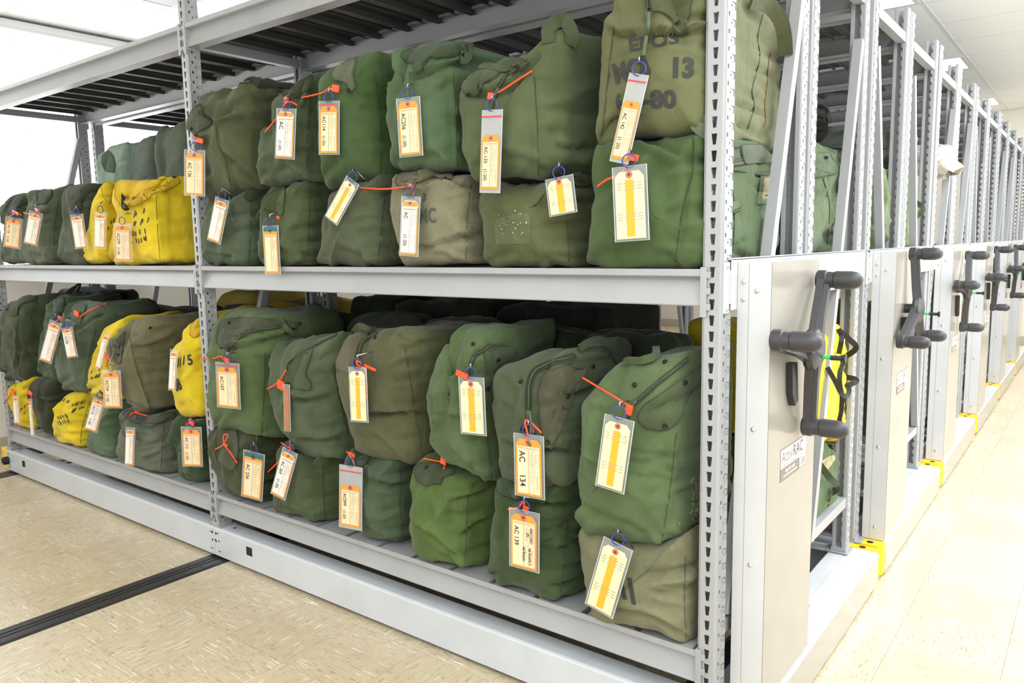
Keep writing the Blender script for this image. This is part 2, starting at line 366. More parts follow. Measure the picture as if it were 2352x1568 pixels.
# ------------------------------------------------------------------ rolling shelving
L1 = 58.0; PH = 55.2; PZ = 3.7; ZT, ZM, ZL = 57.4, 32.6, 7.5       # beam tops
XE = -2*L1-.9
def sheet_holes(g, fr, w0, w1, holes, z0, z1):
    """one cell of sheet: a band w0..w1 x z0..z1 with polygon holes stacked in z (each with its own z band)"""
    zs = [z0]+[h[1] for h in holes[:-1]]+[z1]
    for k, (poly, _) in enumerate(holes):
        za, zb = zs[k], zs[k+1]; out = []
        n = len(poly)
        cx = sum(p[0] for p in poly)/n; cz = sum(p[1] for p in poly)/n
        for p in poly:      # project each hole vertex out to the cell rim along the diagonal sector
            dx, dz = p[0]-cx, p[1]-cz
            tx = ((w1-cx)/dx if dx > 1e-6 else (w0-cx)/dx if dx < -1e-6 else 1e9); tz = ((zb-cz)/dz if dz > 1e-6 else (za-cz)/dz if dz < -1e-6 else 1e9)
            t_ = min(tx, tz); out.append((cx+dx*t_, cz+dz*t_))
        corners = [(w1, zb), (w0, zb), (w0, za), (w1, za)]
        ring = []
        for i in range(n):
            ring.append((out[i], i)); a = math.atan2(out[i][1]-cz, out[i][0]-cx); j = (i+1) % n
            b = math.atan2(out[j][1]-cz, out[j][0]-cx)
            if b < a: b += 2*PI
            cs = []
            for c in corners:
                ac = math.atan2(c[1]-cz, c[0]-cx)
                while ac < a+1e-4: ac += 2*PI
                if ac < b-1e-4: cs.append((ac, c))
            for _, c in sorted(cs): ring.append((c, None))
        base = len(g.v); pv = [fr(p[0], p[1]) for p in poly]; rv = [fr(c[0][0], c[0][1]) for c in ring]
        fs = []; m_ = len(ring); cur = 0
        idx = [i for i, r in enumerate(ring) if r[1] is not None]
        for q, i in enumerate(idx):
            j = idx[(q+1) % len(idx)]; hv = ring[i][1]; hn = ring[j][1]
            path = []; k2 = i
            while True:
                path.append(n+k2)
                if k2 == j: break
                k2 = (k2+1) % m_
            fs.append(tuple([hv]+path+[hn]))
        g.add(pv+rv, fs)
def post_mesh(PH=PH):
    g = G(); W = .6; r = .14
    tf = [(-.105, .08), (.105, .08), (.18, .73), (-.18, .73)]
    sq = lambda c, z: [(c-.12, z-.13), (c+.12, z-.13), (c+.12, z+.13), (c-.12, z+.13)]
    ci = lambda c, z: [(c+.1*math.cos(2*PI*k/8+PI/8), z+.1*math.sin(2*PI*k/8+PI/8)) for k in range(8)]
    off = 47.73-4-PZ-.73    # slot tops sit at Z = 47.73-k
    off = off-math.floor(off)
    n = int(PH)
    for k in range(n):
        z = k+off-.0
        za = z; 
        sheet_holes(g, lambda a, b, z=z: (a, 0, z+b), -W+r, W-r, [(tf, 1.)], -.0, 1.)
        for s in (-1, 1):
            f = (lambda a, b, z=z: (W, a, z+b)) if s > 0 else (lambda a, b, z=z: (-W, a, z+b))
            sheet_holes(g, f, r, .82, [(sq(.52, .62), 1.)], 0, 1.) if 0 else None
            hs = [(ci(.92, .20), .42), (sq(.55, .66), 1.)]
            tmp = G(); sheet_holes(tmp, f, r, 1.4, hs, 0, 1.)
            g.add(tmp.v, tmp.f if s < 0 else [q[::-1] for q in tmp.f])
        # rounded corners
        for s in (-1, 1):
            arc = [(s*(W-r+r*math.sin(a)), r-r*math.cos(a)) for a in (0, PI/6, PI/3, PI/2)]
            for p, q in zip(arc, arc[1:]):
                qd = [(p[0], p[1], z), (q[0], q[1], z), (q[0], q[1], z+1), (p[0], p[1], z+1)]
                g.add(qd, [(0, 1, 2, 3)] if s > 0 else [(3, 2, 1, 0)])
            g.add([(s*W, 1.4, z), (s*(W-.0), 1.5, z), (s*(W-.0), 1.5, z+1), (s*W, 1.4, z+1)], [(0, 1, 2, 3)] if s > 0 else [(3, 2, 1, 0)])
            g.add([(s*W, 1.5, z), (s*(W-.32), 1.5, z), (s*(W-.32), 1.5, z+1), (s*W, 1.5, z+1)], [(0, 1, 2, 3)] if s > 0 else [(3, 2, 1, 0)])
    # plain foot and top pieces
    for za, zb in ((0, off), (n+off, PH)):
        if zb-za < .02: continue
        pts = [(-W+.32, 1.5), (-W, 1.5), (-W, r), (-W+r*.3, r*.3), (-W+r, 0), (W-r, 0), (W-r*.3, r*.3), (W, r), (W, 1.5), (W-.32, 1.5)]
        m_ = len(pts); g.add([(p[0], p[1], za) for p in pts]+[(p[0], p[1], zb) for p in pts], [(i, i+1, m_+i+1, m_+i) for i in range(m_-1)])
    bm = bmesh.new()
    for v in g.v: bm.verts.new([c*U for c in v])
    bm.verts.ensure_lookup_table()
    for f in g.f:
        try: bm.faces.new([bm.verts[i] for i in f])
        except ValueError: pass
    bmesh.ops.remove_doubles(bm, verts=bm.verts[:], dist=1e-5)
    bmesh.ops.recalc_face_normals(bm, faces=bm.faces[:])
    if sum(f.normal.y for f in bm.faces if abs(f.normal.y) > .9 and f.calc_center_median().y < .001) > 0:
        bmesh.ops.reverse_faces(bm, faces=bm.faces[:])
    bmesh.ops.solidify(bm, geom=bm.faces[:], thickness=.07*U)
    me = bpy.data.meshes.new('post'); bm.to_mesh(me); bm.free(); me.materials.append(M_STEEL); return me
POST = post_mesh(); POSTL = post_mesh(58.2)
foot = to_mesh('foot_plate', G().box(-.95, 1.25, -.12, 1.9, 0, .1).box(-.7, .7, -.06, 1.6, .1, .5)); foot.materials.append(M_STEEL)
BP = [(-.12, 0), (-.12, -.42), (-.06, -.47), (.5, -.5), (.56, -.55), (-.02, -2.25), (.03, -2.33), (1.3, -2.35), (1.3, -2.28), (.12, -2.26), (.66, -.52), (.62, -.42), (1.3, -.4), (1.3, 0)]
BPS = [(-.12, 0), (-.12, -.42), (-.06, -.47), (.5, -.5), (.56, -.55), (-.02, -2.25), (.03, -2.33), (1.3, -2.35), (1.3, -2.28), (.12, -2.26), (.66, -.52), (.62, -.44), (-.03, -.41), (-.03, 0)]
def beam_mesh(l, BP=BP):
    me = to_mesh('shelf_beam', G().prism([(p[0], p[1]) for p in BP], 0, 0, l)); me.materials.append(M_STEEL); return me
BEAMT = beam_mesh(L1-1.2); BEAM = beam_mesh(L1-1.2, BPS)
def conn_mesh():
    g = G().box(-.72, -.3, -.17, -.07, -3.0, .12, .03).box(-.72, -.62, -.1, 1.35, -2.6, .1)
    for z in (-.15, -1.15, -2.15): g.box(-.32, -.06, -.15, -.02, z-.42, z-.02, .03)
    return g
cg = conn_mesh(); CONL = to_mesh('connector_plate', cg); CONL.materials.append(M_STEEL)
cr_ = G().add([(-v[0], v[1], v[2]) for v in cg.v], [f[::-1] for f in cg.f]); CONR = to_mesh('connector_plate', cr_); CONR.materials.append(M_STEEL)
def plank_mesh(d, w=4.22, f=.75):
    g = G().box(0, w, 0, d, -.06, 0)
    for x in (0, w-.06): g.box(x, x+.06, 0, d, -f, -.06)
    g.box(.06, .3, 0, d, -f, -f+.06).box(w-.3, w-.06, 0, d, -f, -f+.06).box(2.0, 2.2, 0, d, -.35, -.06)
    me = to_mesh('deck_plank', g); return me
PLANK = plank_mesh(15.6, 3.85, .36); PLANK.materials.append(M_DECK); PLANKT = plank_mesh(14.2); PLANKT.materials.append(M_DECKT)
def tube_mesh(name, p, q, w_=.5):
    p, q = Vector(p), Vector(q); d = (q-p).normalized(); e = Vector((1, 0, 0)); f = d.cross(e)
    vs_ = [c+e*a*w_+f*b*w_ for c in (p, q) for a, b in ((-.9, -1), (.9, -1), (.9, 1), (-.9, 1))]
    me = to_mesh(name, G().add(vs_, [(0, 3, 2, 1), (4, 5, 6, 7), (0, 1, 5, 4), (1, 2, 6, 5), (2, 3, 7, 6), (3, 0, 4, 7)])); me.materials.append(M_STEEL); return me
STRUT = tube_mesh('strut', (0, 1.3, 0), (0, 14.3, 0), .48)
BR_A = tube_mesh('brace', (0, 2.2, 9.5), (0, 14.4, 52.6), .42); BR_B = tube_mesh('brace', (0, 14.0, 9.5), (0, 2.0, 52.6), .42)
BR_C = tube_mesh('brace', (0, 3.0, 8.5), (0, 13.6, 52.0), .42)
def girder(x0, x1, y0, y1, zt=3.63, zb=.4, r=.22):
    pts = [(y0, zb), (y0, zt-r), (y0+r*.3, zt-r*.3), (y0+r, zt), (y1, zt), (y1, zt-.1), (y0+r, zt-.1), (y0+.1, zt-r), (y0+.1, zb)]
    return G().prism(pts, 0, x0, x1)
def bolts(g, pts, ax, r=.17):
    for p in pts: g.rev(p, ax, [(0, r), (.06, r), (.12, r*.6), (.14, .02)], 10)
WHEEL = [52, 95, 55, 60, 58, 62]
def knob(g1, g2, y, z):
    g1.rev((3.35, y, z), (1, 0, 0), [(0, .60), (.08, .68), (.62, .68), (.7, .58), (1.15, .55)], 20)
    g2.rev((4.5, y, z), (1, 0, 0), [(0, .5), (.05, .62), (1.1, .62), (1.45, .55), (1.7, .4), (1.83, .2), (1.86, .02)], 20)
def wheel(parent, y0, a0):
    cy, cz = y0+6.8, 27.1; g = G(); k2 = None
    kn = []
    for k in range(3):
        a = math.radians(a0+[0, 116, 230][k]); R_ = 5.6
        ty, tz = cy+R_*math.cos(a), cz+R_*math.sin(a); kn.append((ty, tz)); d = Vector((0, math.cos(a), math.sin(a))); n = Vector((0, -d.z, d.y))
        for (xa, xb, wa, wb) in ((3.5, 3.95, 1.05, .62), (3.95, 4.25, .55, .3)):
            c0 = Vector((0, cy, cz))+d*.4; c1 = Vector((0, ty, tz))
            cm = Vector((0, cy, cz))+d*2.2; wm = wb*1.15
            v = []
            for x in (xa, xb):
                sh = .0 if x == xa else .08
                v += [c0-n*(wa-sh)+Vector((x+.5, 0, 0)), cm-n*(wm-sh)+Vector((x+.25, 0, 0)), c1-n*(wb-sh)+Vector((x-.0, 0, 0)), c1+n*(wb-sh)+Vector((x-.0, 0, 0)), cm+n*(wm-sh)+Vector((x+.25, 0, 0)), c0+n*(wa-sh)+Vector((x+.5, 0, 0))]
            g.add(v, [(0, 1, 2, 3, 4, 5)[::-1], tuple(range(6, 12))]+[(i, (i+1) % 6, 6+(i+1) % 6, 6+i) for i in range(6)])
    g.rev((3.9, cy, cz), (1, 0, 0), [(0, 1.35), (.25, 1.45), (.6, 1.35), (.85, .95), (.95, .4), (.97, .02)], 28)
    g.rev((3.0, cy, cz), (1, 0, 0), [(0, .5), (1, .5)], 14)
    wh = obj('hand_wheel', g, M_HANDLE, parent, smooth=True, angle=.6)
    for ty, tz in kn:
        a, b = G(), G(); knob(a, b, ty, tz); ko = obj('knob', b, M_HANDLE, wh, smooth=True, angle=.9)
        obj('knob_stem', a, M_HANDLE, wh, smooth=True, angle=.6)
    obj('locking_pin', G().rev((4.8, cy+.15, cz-.5), (1, 0, 0), [(0, .12), (.5, .12)], 10), M_GREEN, wh, label='small green locking pin')
    obj('pin_grip', G().rev((5.3, cy+.15, cz-.5), (1, 0, 0), [(0, .17), (.7, .15), (.8, .28), (.95, .28)], 12), M_BLACK, wh, smooth=True, angle=.6)
    obj('lock_lever', G().prism([(cy-1.9, cz-.8), (cy-.9, cz-.8), (cy-.5, cz-3.4), (cy-1.1, cz-3.7), (cy-1.7, cz-2.8)], 0, 3.0, 3.5), M_BLACK, parent, label='black lever behind the hand wheel')
def panel(parent, y0):
    p = obj('control_panel', G().prism([(.9, y0+1.9), (3.0, y0+1.9), (3.0, y0+11.8), (2.85, y0+11.8), (2.85, y0+2.05), (.9, y0+2.05)], 2, 3.66, 32.95), M_PANEL, parent)
    obj('side_cover', G().box(3.0, 3.05, y0+1.95, y0+11.75, 3.8, 32.9), M_PANEL2, p, label='beige glossy side cover of the control panel')
    obj('panel_cap', G().box(.9, 3.05, y0+1.9, y0+11.8, 32.95, 33.02), M_PANEL, p)
    obj('inner_cover', G().box(.9, 1.0, y0+2.05, y0+11.8, 3.66, 32.9), M_PANEL, p)
    obj('seam_line', G().box(1.62, 1.635, y0+1.885, y0+1.9, 3.7, 32.95), M_LABELG, p)
    b = G(); bolts(b, [(1.3, y0+1.9, 31.75), (1.3, y0+1.9, 30.65), (2.15, y0+1.9, 31.2), (2.1, y0+1.9, 22.4), (2.1, y0+1.9, 13.4), (2.1, y0+1.9, 5.0)], (0, -1, 0), .16); obj('panel_screws', b, M_ZINC, p, smooth=True, angle=.6)
    obj('mounting_bracket', G().prism([(.66, 29.85), (.66, 33.0), (.75, 33.1)][:2]+[(.74, 33.0), (.74, 29.85)], 1, y0+.15, y0+1.0).box(.66, .95, y0+.9, y0+1.0, 30.4, 32.5), M_PANEL, parent)
    b = G(); bolts(b, [(.74, y0+.55, 32.75), (.74, y0+.55, 30.1)], (1, 0, 0), .13); obj('bracket_bolts', b, M_ZINC, parent, smooth=True, angle=.6)
    # long cross plate behind the panel, between the uprights
    pl = obj('cross_plate', G().box(.78, .88, y0+1.0, y0+34.2, 30.0, 33.2, .03).box(.6, .88, y0+1.0, y0+34.2, 33.12, 33.24), M_PANEL, parent)
    b = G(); bolts(b, [(.88, y0+33.4, z) for z in (32.7, 30.4)]+[(.88, y0+16.2, 31.5)], (1, 0, 0), .13); obj('plate_bolts', b, M_ZINC, pl, smooth=True, angle=.6)
    # sticker
    ys, z0, z1 = y0+4.35, 18.4, 20.6; X = 3.05
    st = obj('maker_label', G().box(X, X+.012, ys, ys+5.5, z0, z1), M_LABELT, p, label='printed maker label reading ActivRAC')
    obj('label_face', G().box(X+.012, X+.018, ys+.06, ys+5.44, z0+.85, z1-.05).box(X+.012, X+.018, ys+4.05, ys+5.44, z0+.05, z0+.85), M_LABELW, p)
    obj('label_band', G().box(X+.012, X+.018, ys+.06, ys+3.95, z0+.04, z0+.8), M_LABELG, p)
    tg_ = G(); tw = G()
    def put_t(g, s, size, y, z, bold=0, wx=1.):
        v, f = text_mesh(s, size, bold); g.add([(X+.022, y+c.x*wx, z+c.y) for c in v], f)
    put_t(tg_, 'Activ', 1.12, ys+.25, z1-.95, .0, .92); put_t(tg_, 'RAC', 1.12, ys+2.55, z1-.95, .022, .98)
    put_t(tg_, 'MOBILIZED STORAGE SYSTEM', .26, ys+.25, z1-1.3, 0, 1.22)
    put_t(tw, '866-767-1888', .34, ys+1.1, z0+.45, .006)
    for k in range(24): tw.box(X+.018, X+.022, ys+.7+k*.12, ys+.78+k*.12, z0+.2, z0+.2+(.1 if k % 3 else .14))
    for k in range(3): tg_.box(X+.018, X+.022, ys+4.5, ys+5.35, z0+.25+k*.16, z0+.32+k*.16)
    tg_.box(X+.018, X+.022, ys+4.25, ys+4.33, z0+.15, z0+.85)
    obj('lettering', tg_, M_LABELT, p); obj('lettering', tw, M_LABELW, p)
    wheel(parent, y0, WHEEL[int(round(y0/SP))])
ORD = ['nearest rolling shelving carriage, its full front side packed with kit bags', 'second rolling shelving carriage down the aisle, directly behind the nearest one',
 'third rolling shelving carriage down the aisle, its control panel half hidden', 'fourth rolling shelving carriage down the aisle', 'fifth rolling shelving carriage down the aisle',
 'furthest rolling shelving carriage in the row, at the right edge of the photo']
for c in range(6):
    y0 = c*SP; near = c == 0
    t = thing('rolling_shelving', ORD[c], 'shelving', (0, y0+17, 0), 'rolling shelving carriages')
    xs = [0, -L1, -2*L1] if c < 1 else [0, -L1]
    for x in xs:
        for yy, rz, n in ((0, 0, 0), (15.7, PI, 1), (16.7, 0, 2), (33.4, PI, 3)):
            put('upright_post', POSTL if (c == 0 and x == -L1 and yy == 0) else POST, t, (x, y0+yy, PZ), rz)
            if c < 2: put('foot_plate', foot, t, (x, y0+yy, 3.63), rz)
        for yb in (0, 17.7):
            f = 1 if yb == 0 else 1
            for z in ((8.8, 55.8) if c < 3 else (55.8,)): put('frame_strut', STRUT, t, (x+.1, y0+yb, z))
            br = BR_A if (c % 2 == 0) else BR_B
            if c == 0 and yb > 0: br = BR_C
            put('diagonal_brace', br, t, (x+.3, y0+yb, 0))
    bays = (0, 1) if c < 1 else (0,)
    for b in bays:
        xa = -(b+1)*L1+.6
        for zt in (ZT, ZM, ZL):
            for yy, rz in ((0, 0), (15.7, PI), (16.7, 0), (33.4, PI)):
                if c > 0 and yy in (33.4,) and zt != ZT: continue
                put('shelf_beam', BEAMT if zt == ZT else BEAM, t, (xa if rz == 0 else xa+L1-1.2, y0+yy, zt), rz)
                if c < 3:
                    put('connector_plate', CONL if rz == 0 else CONR, t, (xa+L1-.6, y0+yy, zt), rz)
                    put('connector_plate', CONR if rz == 0 else CONL, t, (xa-.6, y0+yy, zt), rz)
        for yy in (.72, 17.45):
            for zt in (ZT, ZM, ZL):
                if c > 2 and zt != ZT: continue
                if c > 0 and zt == ZL: continue
                for k in range(13):
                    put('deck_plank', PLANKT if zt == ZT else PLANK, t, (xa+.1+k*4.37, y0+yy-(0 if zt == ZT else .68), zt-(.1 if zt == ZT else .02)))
    # carriage
    XW = XE if c < 1 else -L1
    pieces = [(-L1+.02, .62)]+([(XE, -L1-.02)] if c < 1 else [])
    for a, b in pieces:
        gr = obj('base_girder', girder(a, b, y0-.25, y0+1.75), M_BASE, t)
        if near:
            hx = a+6.1; bl = G(); fy = y0-.25
            if a > -60: bolts(bl, [(a+.75, fy, 3.15), (a+.95, fy, 1.1)], (0, -1, 0), .2)
            else: bolts(bl, [(b-.6, fy, 3.1), (b-.55, fy, 1.15), (a+.9, fy, 3.1), (a+1.0, fy, 1.0)], (0, -1, 0), .2)
            obj('girder_bolts', bl, M_ZINC, gr, smooth=True, angle=.6)
            xh = a+.35 if a > -60 else b-.35
            for hg in (G().box(hx, hx+1.05, fy-.012, fy+.02, 1.85, 2.8), G().rev((xh, fy-.01, 2.95), (0, -1, 0), [(0, .15), (.005, .15)], 12),
                       G().box(xh+.4, xh+.6, fy-.008, fy+.01, 2.05, 2.25), G().box(xh-.15, xh+.05, fy-.008, fy+.01, 1.9, 2.2)): obj('access_hole', hg, M_HOLE, gr)
            for q_, yh_, rh_ in ((3.2, .6, .08), (4.6, .6, .08), (2.3, .9, .22)): obj('small_hole', G().rev((a+q_, y0+yh_, 3.632), (0, 0, 1), [(0, rh_), (.004, rh_)], 10), M_LABELT, gr)
    gb = girder(XW, .62, -.25, 1.75); gb2 = G().add([(v[0], y0+33.4-v[1], v[2]) for v in gb.v], [f[::-1] for f in gb.f]); obj('base_girder', gb2, M_BASE, t)
    obj('inner_girder', G().box(XW, .6, y0+15.4, y0+17.1, 1.2, 3.6), M_STEEL, t)
    for x in ([0, -L1] + ([-2*L1] if c < 1 else [])): obj('cross_member', G().box(x-.9, x+.9, y0+1.76, y0+31.6, 2.2, 3.5), M_STEEL, t)
    for x in ([-3, -L1]+([-2*L1+1] if c < 1 else [])):
        for yy in (3.5, 29.8): obj('track_wheel', G().rev((x-.5, y0+yy, 1.15), (1, 0, 0), [(0, 1.0), (1, 1.0)], 20), M_ZINC, t, smooth=True, angle=.6)
    obj('under_skirt', G().box(XW+2, .5, y0+.3, y0+.4, .12, .5), M_HOLE, t)
    # aisle end cover
    obj('end_cover', G().prism([(.66, 3.55), (3.05, 3.55), (3.2, 3.4), (3.2, .35), (3.1, .35), (3.1, 3.36), (3.02, 3.45), (.66, 3.45)], 1, y0+1.9, y0+34.1), M_PANEL, t)
    obj('end_face', G().box(3.2, 3.23, y0+1.95, y0+34.05, .38, 3.3), M_PANEL2, t, label='beige glossy side face of the end cover')
    obj('top_strip', G().box(-.8, .64, y0+1.95, y0+31.5, 3.5, 3.56), M_PANEL, t)
    for ya, yb, far in ((.2, 1.88, 0), (34.12, 35.15, 1)):
        ch = .35
        if far: poly = [(.1, y0+ya), (3.2, y0+ya), (3.2, y0+ya+.3), (2.7, y0+yb), (.1, y0+yb)]
        else: poly = [(.66, y0+ya), (2.75, y0+ya), (3.2, y0+ya+.6), (3.2, y0+yb), (.66, y0+yb)]
        bp = obj('corner_bumper', G().prism(poly, 2, .5, 3.6), M_YEL, t, label='yellow corner bumper of the carriage end')
        obj('bumper_hole', G().rev((1.6 if far else 1.9, y0+(ya+yb)/2, 3.6), (0, 0, 1), [(0, .33), (.012, .33)], 16), M_HOLE, bp)
        b = G(); bolts(b, [(3.2, y0+(ya+.15 if far else yb-.2), z) for z in (3.0, 1.0)], (1, 0, 0), .13); obj('bumper_bolts', b, M_ZINC, bp, smooth=True, angle=.6)
    if near:
        bp = obj('corner_bumper', G().box(XE-1.9, XE-.02, y0-.27, y0+1.8, .5, 3.7, .12), M_YEL, t, label='yellow corner bumper at the left end of the carriage')
        b = G(); bolts(b, [(XE-1.1, y0-.27, 3.0), (XE-1.0, y0-.27, 1.1)], (0, -1, 0), .2); obj('bumper_bolts', b, M_ZINC, bp, smooth=True, angle=.6)
        obj('rubber_stop', G().rev((XE+.6, y0-.25, 1.95), (0, -1, 0), [(0, .62), (.7, .62), (.78, .5), (.7, .3), (.3, .25)], 20), M_BLACK, t, smooth=True, angle=.6, label='round black rubber stop')
        for k, (px, py) in enumerate(((300, 618), (878, 632), (1068, 634))):
            pass
    panel(t, y0)
# floor tracks: three rails running under the carriages
for k, (xc, lab) in enumerate(((-57.6, 'black grooved steel floor track running under the joint of the front girder'), (-115.3, 'black grooved floor track at the left end of the carriage by the window wall'), (-3.2, 'black floor track hidden under the aisle end of the carriages'))):
    t = thing('floor_track', lab, 'track', (xc, 0, 0), 'floor tracks'); w_ = 1.72
    obj('rail', G().prism([(xc-w_, .001), (xc+w_, .001), (xc+w_-.35, .14), (xc+.42, .14), (xc+.42, .05), (xc+.22, .05), (xc+.22, .14), (xc-.22, .14), (xc-.22, .05), (xc-.42, .05), (xc-.42, .14), (xc-w_+.35, .14)], 1, -62, 225), M_TRACK, t)
    h = G()
    for y in (-3.0, -12.6, -16.2, -26, -38):
        for s in (-.85, .85): h.rev((xc+s, y+s*.3, .14), (0, 0, 1), [(0, .13), (.006, .13)], 12)
    obj('screw_holes', h, M_TRACKG, t)
# ------------------------------------------------------------------ kit bags
def resample(pts, n):
    """closed Catmull-Rom through the outline, resampled evenly"""
    P = [Vector(p) for p in pts]; m = len(P); out = []
    for i in range(m):
        a, b, c, d = P[i-1], P[i], P[(i+1) % m], P[(i+2) % m]
        for k in range(8):
            t = k/8; cr = .5*((2*b)+(c-a)*t+(2*a-5*b+4*c-d)*t*t+(3*b-a-3*c+d)*t**3)
            out.append(cr*.6+(b.lerp(c, t))*.4)
    L = [0]
    for i in range(len(out)): L.append(L[-1]+(out[(i+1) % len(out)]-out[i]).length)
    res = []; j = 0
    for k in range(n):
        s = L[-1]*k/n
        while L[j+1] < s: j += 1
        res.append(out[j].lerp(out[(j+1) % len(out)], (s-L[j])/max(1e-9, L[j+1]-L[j])))
    return res
def segd(px, py, a, b):
    dx, dy = b[0]-a[0], b[1]-a[1]; t = max(0, min(1, ((px-a[0])*dx+(py-a[1])*dy)/max(1e-9, dx*dx+dy*dy)))
    ex, ey = px-a[0]-t*dx, py-a[1]-t*dy; return math.sqrt(ex*ex+ey*ey), ex*dy-ey*dx
import numpy as np
BAGS = {}
SEAMX = dict(B1=575, B2=708, B3=876, B4=1072, B5=1302, T1=575, T2=706, T3=868, T4=1047, T5=1240, L2=126, L5=362, M1=606, M2=782, M3=950, M4=1112, M5=1300, M6=1545, N2=742, N3=918, N4=1072, N5=1296, N6=1574, P1=62, P3=212, P5=330, P6=470, Q3=188, Q5=372, Q6=462, K3=430)
def bag(key, label, poly, rgb, yf=.2, depth=14., axis=1, zmin=None, worn=.35, wr=1., bulge=.55, seed=None, group='kit bags on the front side of the nearest carriage',
        name='kit_bag', folds=(), back=1., n=132, cat='bag', side=.5, xmax=None, amin=-999., amax=999.):
    rnd = random.Random(seed if seed is not None else key); sd = Vector((rnd.uniform(0, 50), rnd.uniform(0, 50), rnd.uniform(0, 50)))
    pl = yf+.75 if axis == 1 else yf-.6
    # what the photo shows right of the corner seam is the bag's side running back into the shelf: keep only its start
    if axis == 1 and key[0] in 'BTLMNPQK' and key not in ('B6', 'T6'):
        xa_, xb_ = min(p[0] for p in poly), max(p[0] for p in poly); sx_ = SEAMX.get(key, xa_+.66*(xb_-xa_))
        poly = [((p[0] if p[0] < sx_ else sx_+(p[0]-sx_)*(.5 if key == 'T5' else .22)), p[1]) for p in poly]
    pts = []
    for p in poly:
        q = un(p[0], p[1], axis, pl); a, z = (q.x, q.z) if axis == 1 else (q.y, q.z)
        if zmin is not None: z = max(z, zmin+.03)
        if xmax is not None: a = min(a, xmax)
        a = max(amin, min(amax, a))
        pts.append((a, z))
    O = resample(pts, n)
    if sum(O[i][0]*O[(i+1) % n][1]-O[(i+1) % n][0]*O[i][1] for i in range(n)) < 0: O.reverse()
    A = sum((O[i][0]*O[(i+1) % n][1]-O[(i+1) % n][0]*O[i][1]) for i in range(n))/2
    c = Vector((sum((O[i][0]+O[(i+1) % n][0])*(O[i][0]*O[(i+1) % n][1]-O[(i+1) % n][0]*O[i][1]) for i in range(n))/(6*A),
                sum((O[i][1]+O[(i+1) % n][1])*(O[i][0]*O[(i+1) % n][1]-O[(i+1) % n][0]*O[i][1]) for i in range(n))/(6*A)))
    rings = []
    S_ = [.04, .1, .16, .22, .28, .34, .4, .46, .52, .575, .63, .68, .73, .775, .815, .85, .885, .915, .94, .962, .982, 1.]
    for s in S_: rings.append((s, -.15+1.35*(1-math.sqrt(max(0, 1-s**7)))-bulge*(1-s*s), 0))
    K = 26
    for k in range(1, K+1): rings.append((1+.02*math.sin(k*.22+sd.x), 1.2+(depth-2.2)*k/K, k/K))
    for s in (.97, .9, .7, .35, .06): rings.append((s, depth+(.6*(1-s)), 1))
    V = []
    for s, d, t in rings:
        for o in O:
            q = c+(o-c)*s; z = q.y
            a = q.x+(side*math.sin(min(t, 1)*PI)*(1 if q.x > c.x else -.3)*min(1, abs(q.x-c.x)/3))
            if zmin is not None: z = zmin+.03+(z-zmin-.03)*(1-(1-back)*t)
            V.append([a, d, z])
    R = len(rings); F = []
    for r in range(R-1):
        for i in range(n): F.append((r*n+i, r*n+(i+1) % n, (r+1)*n+(i+1) % n, (r+1)*n+i))
    W = []
    for a, d, z in V: W.append(Vector((a, yf+d, z)) if axis == 1 else Vector((yf-d, a, z)))
    ci = len(W); f0 = sum((W[i] for i in range(n)), Vector())/n; f1 = sum((W[(R-1)*n+i] for i in range(n)), Vector())/n; W += [f0, f1]
    F += [(ci, (i+1) % n, i) for i in range(n)]+[(ci+1, (R-1)*n+i, (R-1)*n+(i+1) % n) for i in range(n)]
    if axis == 0: pass
    # normals
    N = [Vector() for _ in W]
    for f in F:
        nn = (W[f[1]]-W[f[0]]).cross(W[f[2]]-W[f[0]])
        for i in f: N[i] += nn
    fc = f0-((f0+f1)/2)
    if sum(1 for i in range(n) if N[i].dot(fc) > 0) < n/2: F = [f[::-1] for f in F]; N = [-v for v in N]
    A2 = np.array([(v.x if axis == 1 else v.y, v.z) for v in W]); EX = np.zeros(len(W)); nf = n*(len(S_)+7)
    def crease(XY, pts_, wd, am, ridge):
        best = np.full(len(XY), 1e9); sg = np.zeros(len(XY)); tt = np.zeros(len(XY)); L_ = [0]
        for p0, p1 in zip(pts_, pts_[1:]): L_.append(L_[-1]+math.hypot(p1[0]-p0[0], p1[1]-p0[1]))
        for k_, (p0, p1) in enumerate(zip(pts_, pts_[1:])):
            d_ = np.array(p1, float)-np.array(p0, float); l2 = max(1e-9, d_@d_); r_ = XY-np.array(p0, float); t_ = np.clip((r_@d_)/l2, 0, 1)
            e_ = r_-t_[:, None]*d_; ds = np.hypot(e_[:, 0], e_[:, 1]); m_ = ds < best
            best[m_] = ds[m_]; sg[m_] = (e_[:, 0]*d_[1]-e_[:, 1]*d_[0])[m_]; tt[m_] = ((L_[k_]+t_*math.sqrt(l2))/max(1e-9, L_[-1]))[m_]
        tp = np.clip(np.minimum(tt, 1-tt)*6+.15, 0, 1)
        return tp*(am*np.exp(-(best/wd)**2)+np.where(sg > 0, ridge*np.exp(-((best-wd*1.35)/wd)**2), 0))
    front = np.arange(len(W)) < nf
    if folds:
        PX = np.array([topx(v) for v in W[:nf]])
        for f in folds: EX[:nf] += crease(PX, f[0], f[1]*.8, f[2]*1.25, (f[3] if len(f) > 3 else 0)*1.2)
    x0_, x1_ = A2[:, 0].min(), A2[:, 0].max(); z0_, z1_ = A2[:, 1].min(), A2[:, 1].max(); w_, h_ = x1_-x0_, z1_-z0_
